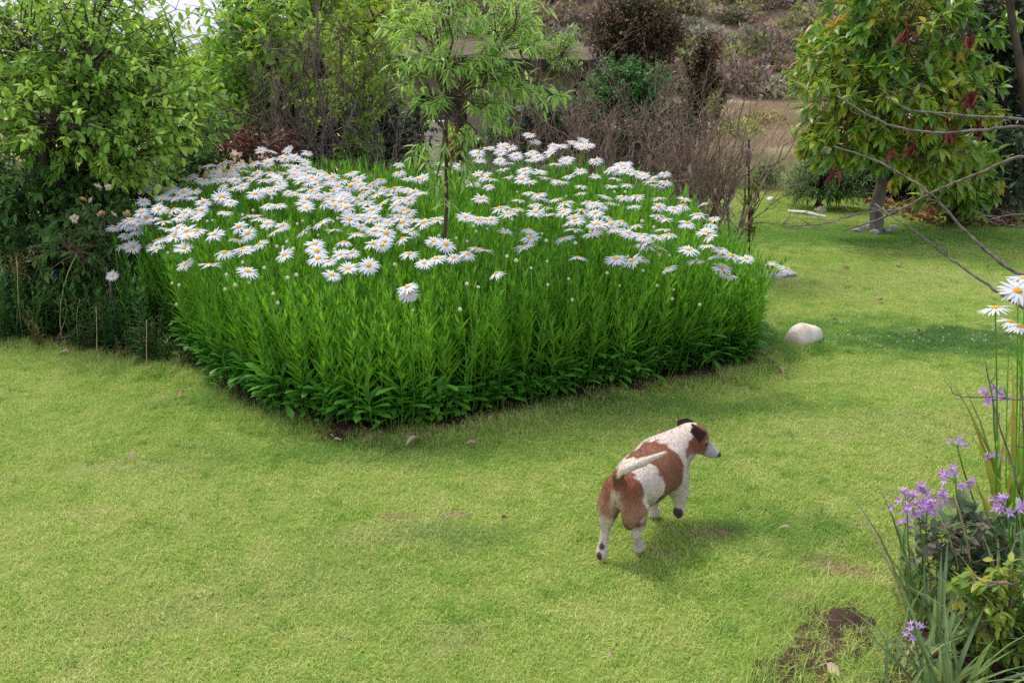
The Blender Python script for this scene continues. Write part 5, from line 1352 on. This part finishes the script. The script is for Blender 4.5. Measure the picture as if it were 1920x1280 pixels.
# rose bush with apricot blooms under the fruit tree
rb = bush('rose_bush', 'rose bush with fading apricot and cream blooms under the fruit tree', 190, 420, 5.75, (.34, .25, .2), 50, LEAF_OV, (.035, .055), 9, M['weed_leaf'], 'twig_brown', seed=70, trunk_r=.012, extra=((130, 460, 5.7, (.3, .25, .2), 40), (230, 470, 5.8, (.25, .25, .2), 30)), part=40)
M['apricot'] = leaf_mat('apricot', [G(.70, .36, .12), G(.74, .48, .22), G(.74, .58, .36)], .3, .6, .2)
M['cream'] = leaf_mat('cream', [G(.70, .62, .45), G(.74, .68, .55)], .3, .6, .2)
def bloom(root, c, rad, mat, seed):
    r = np.random.default_rng(seed); mb = MB()
    for ring, (k, el, s) in enumerate(((7, .15, 1), (6, .6, .8), (5, 1.0, .6))):
        az = np.arange(k) * 2 * PI / k + ring + r.normal(0, .15, k); e_ = el + r.normal(0, .15, k)
        d = np.column_stack([np.cos(az) * np.cos(e_), np.sin(az) * np.cos(e_), np.sin(e_)])
        scatter(mb, leaf_tpl(.8, 'ovate', .25, -.15), np.zeros((k, 3)), frames(d, np.array([0, 0, 1.0])), rad * s)
    o = mb.build('bloom', mat, root); o.location = Vector(c) - root.location; o.rotation_euler = (R(45) + r.normal(0, .3), r.normal(0, .3), r.uniform(0, 6))
for i, (px, py, m_) in enumerate(((155, 375, 'apricot'), (190, 402, 'apricot'), (238, 402, 'apricot'), (212, 403, 'cream'), (140, 410, 'cream'), (184, 351, 'cream'), (203, 352, 'cream'), (172, 376, 'cream'))):
    bloom(rb, at_y(px, py, 5.5), .028 if i < 5 else .024, M[m_], 700 + i)
# dark strap leaves behind the left daisies and the pink bloom in the tree
strap_clump('dark_strap_plant', 'dark green strap-leaved clump between rose bush and daisies', at_y(235, 520, 6.1) * 1.0, 40, .55, M['weed_leaf'], 720, .35, .9)
# ------------------------------------------------------------------ right foreground bed
def PF(px, py, Y): return at_y(px, py, Y)
garlic = [((1715, 1150), 2.55, [(1700, 948), (1740, 935), (1722, 960)], 'mauve-flowered strap-leaved plant with the widest flower head, left in the corner bed'),
          ((1790, 1120), 2.65, [(1792, 905)], 'mauve-flowered plant behind the widest one, single head'),
          ((1870, 1060), 2.75, [(1862, 752), (1795, 838), (1865, 862)], 'tallest mauve-flowered plant at the right edge'),
          ((1720, 1290), 2.3, [(1718, 1188)], 'lowest mauve-flowered plant nearest the bottom corner'),
          ((1900, 1180), 2.5, [(1890, 958)], 'mauve-flowered plant beside the white flowers at the right edge'),
          ((1700, 1110), 2.62, [(1698, 984)], 'mauve-flowered plant with one closed round head')]
for i, ((bx_, by_), Y, tops, lb) in enumerate(garlic):
    b_ = at_z(bx_, by_); b_.z = 0
    if i == 3: b_ = at_z(1760, 1330)
    g_ = strap_clump('mauve_garlic', lb, b_, 18 if i != 3 else 20, .32, M['garlic_leaf'] if 'garlic_leaf' in M else M['weed_leaf'], 800 + i, .42, 1.0, 'mauve-flowered plants in the corner bed')
    for k, (px, py) in enumerate(tops):
        tp_ = PF(px, py, b_.y - .02); scape(g_, b_, tp_, .0032, M['stem_green'], b_, .015)
        small = i in (3, 5) or (i == 2 and k > 0)
        umbel(g_, tp_, 6 if small else 15, .012 if i == 5 else (.02 if small else .032), .020 if small else .028, M['mauve'], 820 + i * 5 + k, b_)
for i, (px, py, n_, L) in enumerate(((1770, 1230, 18, .30), (1840, 1230, 24, .36), (1910, 1260, 26, .38), (1690, 1270, 10, .22), (1790, 1320, 26, .30), (1870, 1150, 22, .34), (1740, 1190, 12, .26), (1680, 1330, 12, .2))):
    b_ = at_z(px, py); strap_clump('strap_leaf_clump', ['grey-green strap-leaved clump left of the golden shrub', 'grey-green strap-leaved clump under the golden shrub', 'dense strap-leaved clump in the lower right corner', 'small strap-leaved tuft at the edge of the bare soil', 'strap-leaved clump cut by the bottom edge', 'strap-leaved clump behind the golden shrub', 'sparse strap-leaved clump beside the bare soil', 'short strap-leaved tuft at the bottom edge by the soil'][i], b_, n_, L, M['garlic_leaf'], 840 + i, .45, .95, 'strap-leaved clumps in the corner bed')
M['reed_yellow'] = leaf_mat('reed_yellow', [G(.42, .34, .05), G(.34, .36, .07), G(.24, .32, .06)], .35, .5, .3)
b_ = at_z(1880, 1010); strap_clump('yellowing_reed_plant', 'tall yellowing sword-leaved plant at the right edge', b_, 30, .60, M['reed_yellow'], 863, .26, .6)
for i, (px, py, Y, x0, y0) in enumerate(((1612, 955, 2.5, 1705, 1165), (1760, 965, 2.5, 1815, 1150), (1790, 930, 2.48, 1830, 1160), (1722, 985, 2.55, 1745, 1140))):
    b_ = at_z(x0, y0); e = PF(px, py, b_.y - .05); mb = MB(); tube(mb, bez(tuple(b_), tuple(b_.lerp(e, .55) + Vector((.02, 0, .02))), tuple(e), 8) - np.array(tuple(b_)), np.linspace(.0042, .0022, 8), 5)
    tag(mb.build('dry_flower_stalk', M['straw'], loc=b_), ['long pale dry stalk leaning left over the lawn', 'pale dry stalk behind the round-leaved shrub', 'straight pale dry stalk right of the widest mauve flower', 'short tan dry stalk below the widest mauve flower'][i], 'dry stalk')
M['round_leaf'] = leaf_mat('round_leaf', [G(.08, .17, .06), G(.14, .24, .09), G(.22, .25, .13), G(.28, .24, .17)], .3, .45, .4)
M['gold_leaf'] = leaf_mat('gold_leaf', [G(.14, .27, .04), G(.24, .36, .05), G(.42, .44, .07)], .4, .5, .3)
M['garlic_leaf2'] = M['garlic_leaf']
LEAF_RD = leaf_tpl(.72, 'ovate', .25, .12)
def small_shrub(name, label, bx_, by_, blobs, leaf, ll, per, mat, seed, part):
    b_ = at_z(bx_, by_)
    return grow_tree(name, label, 'shrub', b_, [B(px, py, b_.y + dy, rad, nt) for px, py, dy, rad, nt in blobs], leaf, ll, per, mat, M['twig_brown'], .006, twig_r=.0022, seed=seed, part_leaves=part, inner=.3)
small_shrub('round_leaved_shrub', 'dull green shrub with rounded purplish leaves in the corner bed', 1790, 1150, [(1770, 1000, 0, (.12, .1, .09), 18), (1830, 980, .05, (.11, .1, .09), 16), (1760, 1060, 0, (.11, .1, .08), 14), (1850, 1040, .05, (.12, .1, .08), 16), (1900, 1000, .1, (.1, .1, .08), 10)], LEAF_RD, (.028, .048), 6, M['round_leaf'], 871, 120)
small_shrub('golden_shrub', 'small golden-green leafy shrub at the lower right edge', 1890, 1270, [(1860, 1130, 0, (.12, .09, .10), 22), (1900, 1190, 0, (.11, .09, .12), 24), (1830, 1090, .02, (.07, .06, .06), 10), (1900, 1090, .04, (.09, .08, .08), 14), (1860, 1220, 0, (.10, .08, .08), 14)], LEAF_OV, (.022, .042), 8, M['gold_leaf'], 872, 140)
# small white blooms at the edge
b_ = at_z(1935, 1120); wr = tag(empty('white_bloom_plant', b_), 'small white-flowered plant cut by the right edge below the yellow reeds', 'plant')
for k, (px, py) in enumerate(((1912, 943), (1915, 1005), (1905, 960))):
    c = PF(px, py, b_.y); mb = MB(); tube(mb, bez((0, 0, 0), tuple((c - b_) * .5 + Vector((.01, 0, 0))), tuple(c - b_), 5), .0022, 4); mb.build('stalk', M['stem_green'], wr); bloom(wr, c, .02, M['petal_white'], 880 + k)

# leafless branches reaching in from a shrub beyond the right edge
root_b = Vector((2.25, 3.0, 0))
def trunk_at(z): return Vector((2.25 - .077 * z, 3.0 + .02 * math.sin(z * 5), z))
br = tag(empty('bare_branched_shrub', root_b), 'bare grey branches reaching in from the right across the lawn', 'shrub')
mb = MB(); tube(mb, [trunk_at(z_) - root_b for z_ in np.linspace(0, 1.9, 12)], np.linspace(.032, .008, 12), 7); mb.build('trunk', M['branch_pale'], br)
def branch(pix, Y0, Y1, r0, r1, name='branch', start=None, twigs=True):
    pts = [at_y(px, py, Y0 + (Y1 - Y0) * i / (len(pix) - 1)) for i, (px, py) in enumerate(pix)]
    if start is not None: pts = [Vector(start)] + pts
    P = np.array([tuple(q) for q in pts]); t = np.linspace(0, len(P) - 1, len(P) * 5)
    Q = np.column_stack([np.interp(t, np.arange(len(P)), P[:, i]) for i in range(3)])
    for _ in range(2): Q[1:-1] = (Q[:-2] + 2 * Q[1:-1] + Q[2:]) / 4
    Q[1:-1] += RNG.normal(0, .0012, Q[1:-1].shape)
    rad = np.linspace(r0, r1, len(Q)) * (1 + .18 * (RNG.random(len(Q)) > .8))
    m_ = MB(); tube(m_, Q - np.array(tuple(root_b)), rad, 6); b0 = m_.build(name, M['branch_pale'], br)
    if twigs:
        m_ = MB()
        for k in range(6):
            i = RNG.integers(len(Q) // 4, len(Q) - 1); d = nrm(nrm(Q[i] - Q[i - 2]) + RNG.normal(0, .5, 3)); e = Q[i] + d * RNG.uniform(.015, .08)
            tube(m_, np.array([Q[i], (Q[i] + e) / 2 + RNG.normal(0, .004, 3), e]) - np.array(tuple(root_b)), [r1 * .8, r1 * .7, r1 * .4], 4)
        tag(m_.build('spur_twigs', M['branch_pale'], b0), kind='stuff')
branch([(1930, 526), (1883, 498), (1838, 460), (1802, 425), (1745, 361), (1700, 332), (1640, 300), (1565, 275)], 2.9, 3.3, 0.00600, 0.00224, start=trunk_at(.72))
branch([(1930, 586), (1872, 548), (1821, 513), (1774, 480), (1698, 420), (1665, 403), (1641, 382)], 2.8, 3.2, 0.00496, 0.00208, start=trunk_at(.70))
branch([(1930, 284), (1850, 318), (1800, 338), (1745, 362), (1690, 392), (1640, 415), (1580, 433)], 3.1, 3.35, 0.00520, 0.00224, start=trunk_at(1.1))
branch([(1690, 393), (1640, 396), (1600, 404), (1540, 421), (1480, 424)], 3.25, 3.35, 0.00280, 0.00160)
branch([(1600, 404), (1590, 392), (1580, 383)], 3.3, 3.33, 0.00160, 0.00112, twigs=False)
branch([(1665, 403), (1630, 388), (1592, 379)], 3.2, 3.25, 0.00160, 0.00104, twigs=False)
branch([(1930, 224), (1840, 219), (1760, 213), (1705, 208), (1660, 182)], 3.0, 3.2, 0.00480, 0.00224, start=trunk_at(1.15))
branch([(1930, 234), (1850, 243), (1770, 251), (1720, 246), (1665, 235), (1610, 206), (1570, 180)], 2.95, 3.25, 0.00480, 0.00240, start=trunk_at(1.1))
branch([(1930, 402), (1890, 402), (1865, 412)], 3.0, 3.0, 0.00320, 0.00160, start=trunk_at(.9))
branch([(1930, 425), (1895, 424), (1864, 408)], 3.1, 3.1, 0.00280, 0.00160, start=trunk_at(.9))
branch([(1930, 750), (1870, 745), (1790, 742), (1780, 722)], 2.6, 2.65, 0.00240, 0.00128, start=trunk_at(.3))
branch([(1920, 960), (1895, 860), (1862, 760), (1848, 678)], 2.55, 2.6, 0.00320, 0.00160, start=trunk_at(.06))
branch([(1935, 900), (1920, 800), (1912, 705)], 2.55, 2.6, 0.00320, 0.00160, start=trunk_at(.06))
q = at_y(1905, 100, 8.6)
mb = MB(); tl_ = [at_y(x_, y_, 8.8) for x_, y_ in ((1930, 260), (1918, 150), (1905, 80), (1890, -10), (1880, -120))]; b0_ = at_z(1960, 440)
tube(mb, [Vector((0, 0, 0))] + [t_ - b0_ for t_ in tl_], [.05, .045, .04, .035, .03, .02], 7)
tag(mb.build('leaning_trunk', M['bark'], loc=b0_), 'bare dark leaning trunk rising along the right edge', 'tree trunk')

# ------------------------------------------------------------------ stones, stake, litter
M['stone'] = noise_mat('stone', [(.3, lin(186, 164, 142)), (.5, lin(218, 202, 184)), (.7, lin(232, 224, 212))], 14, .9, .5, dist=.01)
M['slab'] = noise_mat('slab', [(.3, lin(140, 136, 128)), (.7, lin(190, 186, 176))], 20, .9, .5, dist=.01)
def stone(name, label, c, r, mat, seed, pw=.8, rz=0):
    rr_ = np.random.default_rng(seed); th = np.linspace(0, PI, 15); A = np.arange(24) * 2 * PI / 24
    D_ = np.array([(math.sin(t) * math.cos(a), math.sin(t) * math.sin(a), math.cos(t)) for t in th for a in A])
    k = rr_.normal(0, 1, (7, 3)); kn = nrm(k + [0, 0, .4]); off = rr_.uniform(.6, .85, 7)
    rad = np.ones(len(D_))
    for n_, o_ in zip(kn, off):
        dt = D_ @ n_; rad = np.minimum(rad, np.where(dt > .05, o_ / np.maximum(dt, .05), 9))
    rad = rad * (1 + .03 * np.sin(D_[:, 0] * 9 + seed) * np.sin(D_[:, 1] * 7))
    V = D_ * rad[:, None] * np.array(r)
    idx = np.arange(len(V)).reshape(15, 24); m_ = MB(); m_.add(V, [np.stack([idx[:-1], idx[1:], np.roll(idx[1:], -1, 1), np.roll(idx[:-1], -1, 1)], -1).reshape(-1, 4)])
    o = m_.build(name, mat, loc=c); o.rotation_euler = (0, 0, rz); s_ = o.modifiers.new('smooth', 'SUBSURF'); s_.levels = 1; s_.render_levels = 1
    return tag(o, label, 'stone')
q = at_z(1507, 650); stone('boulder', 'pale rounded boulder on the lawn right of the daisy clump', (q.x, q.y + .04, .02), (.14, .10, .125), M['stone'], 905, rz=.4)
q = at_z(1440, 521); stone('flat_slab', 'flat pale grey stone slab behind the right end of the clump', (q.x, q.y, .012), (.17, .09, .03), M['slab'], 902)
q = at_z(1470, 519); stone('flat_slab', 'small grey stone at the right end of the flat slab', (q.x + .03, q.y + .02, .012), (.07, .07, .035), M['slab'], 903)
for i, (px, py, s_) in enumerate(((1622, 430, .075), (1608, 436, .05), (1640, 440, .05), (1662, 436, .05), (1675, 430, .045))):
    q = at_z(px, py); stone('tree_ring_stone', ['largest pale stone against the broad-leaved tree trunk, left side', 'leftmost stone of the ring round the tree trunk', 'stone in front of the tree trunk', 'stone at the right foot of the tree trunk', 'rightmost stone of the ring round the tree trunk'][i], (q.x, q.y, .02), (s_, s_ * .8, s_ * .6), M['slab'], 910 + i)
q = at_z(1537, 398); stone('field_stone', 'small tan stone at the far lawn edge left of the tree', (q.x, q.y, .02), (.07, .06, .05), M['stone'], 920)
q = at_z(1445, 378); stone('field_stone', 'tiny white stone at the far lawn edge beyond the stake', (q.x, q.y, .02), (.05, .05, .04), M['white_paint'], 921)
b_ = at_z(1405, 515); sk = tag(empty('garden_stake', b_), 'thin dark garden stake at the lawn end of the leafless hedge', 'stake')
mb = MB(); e_ = at_y(1404, 262, b_.y); tube(mb, [Vector((0, 0, -.02)), (e_ - b_) * .5, e_ - b_], [.008, .008, .0075], 8); mb.build('rod', M['fascia'], sk)
mb = MB(); c_ = at_y(1403, 292, b_.y) - b_; tube(mb, [c_ + Vector((0, 0, -.08)), c_ + Vector((.005, 0, 0)), c_ + Vector((-.004, 0, .05))], [.016, .022, .012], 8); mb.build('clamp', M['twig_grey'], sk)
mb = MB(); c_ = at_y(1407, 410, b_.y) - b_; tube(mb, [c_ + Vector((0, 0, -.08)), c_ + Vector((.0, 0, .08))], [.0095, .0095], 8); mb.build('red_sleeve', M['terracotta'], sk)
bush('acacia_seedling', 'small feathery yellow-green seedling beside the garden stake', 1408, 370, b_.y - .02, (.10, .08, .12), 22, LEAF_WIL, (.02, .04), 10, M['gold_leaf'], 'twig_red', seed=73, trunk_r=.005, extra=((1405, 430, b_.y - .02, (.09, .08, .08), 14), (1415, 340, b_.y, (.07, .06, .08), 10)))
p0, p1 = at_z(1478, 399), at_z(1548, 410); mb = MB(); tube(mb, [Vector((0, 0, .015)), (p1 - p0) * .5 + Vector((0, .03, .03)), (p1 - p0) + Vector((0, 0, .015))], .016, 7)
tag(mb.build('pale_stick', M['white_paint'], loc=p0), 'pale stick lying at the far lawn edge left of the tree', 'stick')

curl = leaf_tpl(.55, 'ovate', 1.0, .35)
def dead_leaf(px, py, s, label, seed, group=None, mat='dead_leaf', lift=.02):
    r = np.random.default_rng(seed); m_ = MB(); d = nrm(np.array([[r.normal(), r.normal(), .25]]))
    scatter(m_, curl, np.zeros((1, 3)), frames(d, nrm(np.array([[r.normal(0, .4), r.normal(0, .4), 1]]))), s)
    q = at_z(px, py, lift); return tag(m_.build('dead_leaf', M[mat], loc=q), label, 'leaf', group)
M['pale_dead'] = leaf_mat('pale_dead', [G(.50, .40, .27), G(.58, .48, .34)], .15, .8, .1)
dead_leaf(787, 822, .075, 'large pale curled dead leaf under the front of the daisy clump', 930, mat='pale_dead', lift=.03)
for i, (px, py, s_) in enumerate(((1683, 494, .09), (1757, 505, .06), (1645, 565, .06), (1593, 503, .06), (1852, 502, .07), (1455, 690, .07), (1473, 705, .05), (945, 760, .05), (893, 832, .05), (1480, 990, .035), (940, 972, .03), (130, 660, .06), (290, 690, .06), (345, 735, .05), (250, 860, .04), (1150, 1228, .03), (1345, 998, .03), (1720, 620, .05), (1560, 600, .05))):
    dead_leaf(px, py, s_, 'small dry brown leaf lying on the lawn', 931 + i, 'dry leaves on the lawn')
dead_leaf(1575, 1268, .07, 'crumpled pink-tan dead leaf on the bare soil at the bottom edge', 960, mat='pale_dead'); dead_leaf(1555, 1275, .06, 'crumpled tan dead leaf left of the pink-tan one on the soil', 961)
# leaf litter under the dark trees
lp = np.column_stack([RNG.uniform(3.9, 6.2, 700), RNG.uniform(9.4, 11.6, 700)]); m_ = MB()
scatter(m_, curl, np.column_stack([lp, np.full(700, .035)]), frames(nrm(np.column_stack([RNG.normal(0, 1, (700, 2)), RNG.normal(0, .2, 700)])), nrm(np.column_stack([RNG.normal(0, .5, (700, 2)), np.ones(700)]))), RNG.uniform(.05, .12, 700))
tag(m_.build('leaf_litter', M['rust_seed']), 'brown leaf litter under the dark trees at the right', 'leaf litter', kind='stuff')
# litter along the foot of the daisies
m_ = MB(); k = 220; t_ = RNG.integers(0, 9, k); A_ = BED[t_]; B_ = BED[t_ + 1]; lp = A_ + (B_ - A_) * RNG.random((k, 1)) + RNG.normal(0, .04, (k, 2))
lp2 = np.array([at_z(RNG.uniform(200, 480), 0 + 660 + 0)[:2] for _ in range(0)]).reshape(-1, 2)
scatter(m_, curl, np.column_stack([lp, np.full(k, .025)]), frames(nrm(np.column_stack([RNG.normal(0, 1, (k, 2)), RNG.normal(0, .2, k)])), nrm(np.column_stack([RNG.normal(0, .5, (k, 2)), np.ones(k)]))), RNG.uniform(.015, .04, k))
tag(m_.build('bed_litter', M['dead_leaf']), 'small dry leaves scattered along the foot of the daisies', 'leaf litter', kind='stuff')
# clover heads in the lush patch
ck = 70; c0 = at_z(1790, 640); cp_ = np.column_stack([RNG.normal(c0.x, .45, ck), RNG.normal(c0.y, .22, ck), RNG.uniform(.025, .045, ck)]); m_ = MB()
for k in range(6):
    d = nrm(RNG.normal(0, 1, (ck, 3)) + [0, 0, .6]); scatter(m_, LEAF_OV_S, cp_, frames(d, nrm(RNG.normal(0, 1, (ck, 3)))), RNG.uniform(.005, .010, ck))
tag(m_.build('clover_flowers', M['petal_white']), 'tiny white clover heads in the lush patch of lawn', 'clover', kind='stuff')

# the side bed goes on beyond the view
SP_ = np.column_stack([RNG.uniform(1.3, 4.5, 500), RNG.uniform(1.6, 3.9, 500)]); SP_ = SP_[inside(SP_, grow(RIGHT, -.1)) & (SP_[:, 0] > SP_[:, 1] * .53 + .12)]
N = len(SP_)
tag(gn_scatter('side_bed_foliage', weeds, np.column_stack([SP_, np.zeros(N)]), np.column_stack([np.zeros((N, 2)), RNG.uniform(0, 6.28, N)]), np.repeat(RNG.uniform(.7, 1.3, N)[:, None], 3, 1), RNG.integers(0, 7, N)), 'mass of green foliage in the side bed beyond the right edge', 'foliage', kind='stuff')
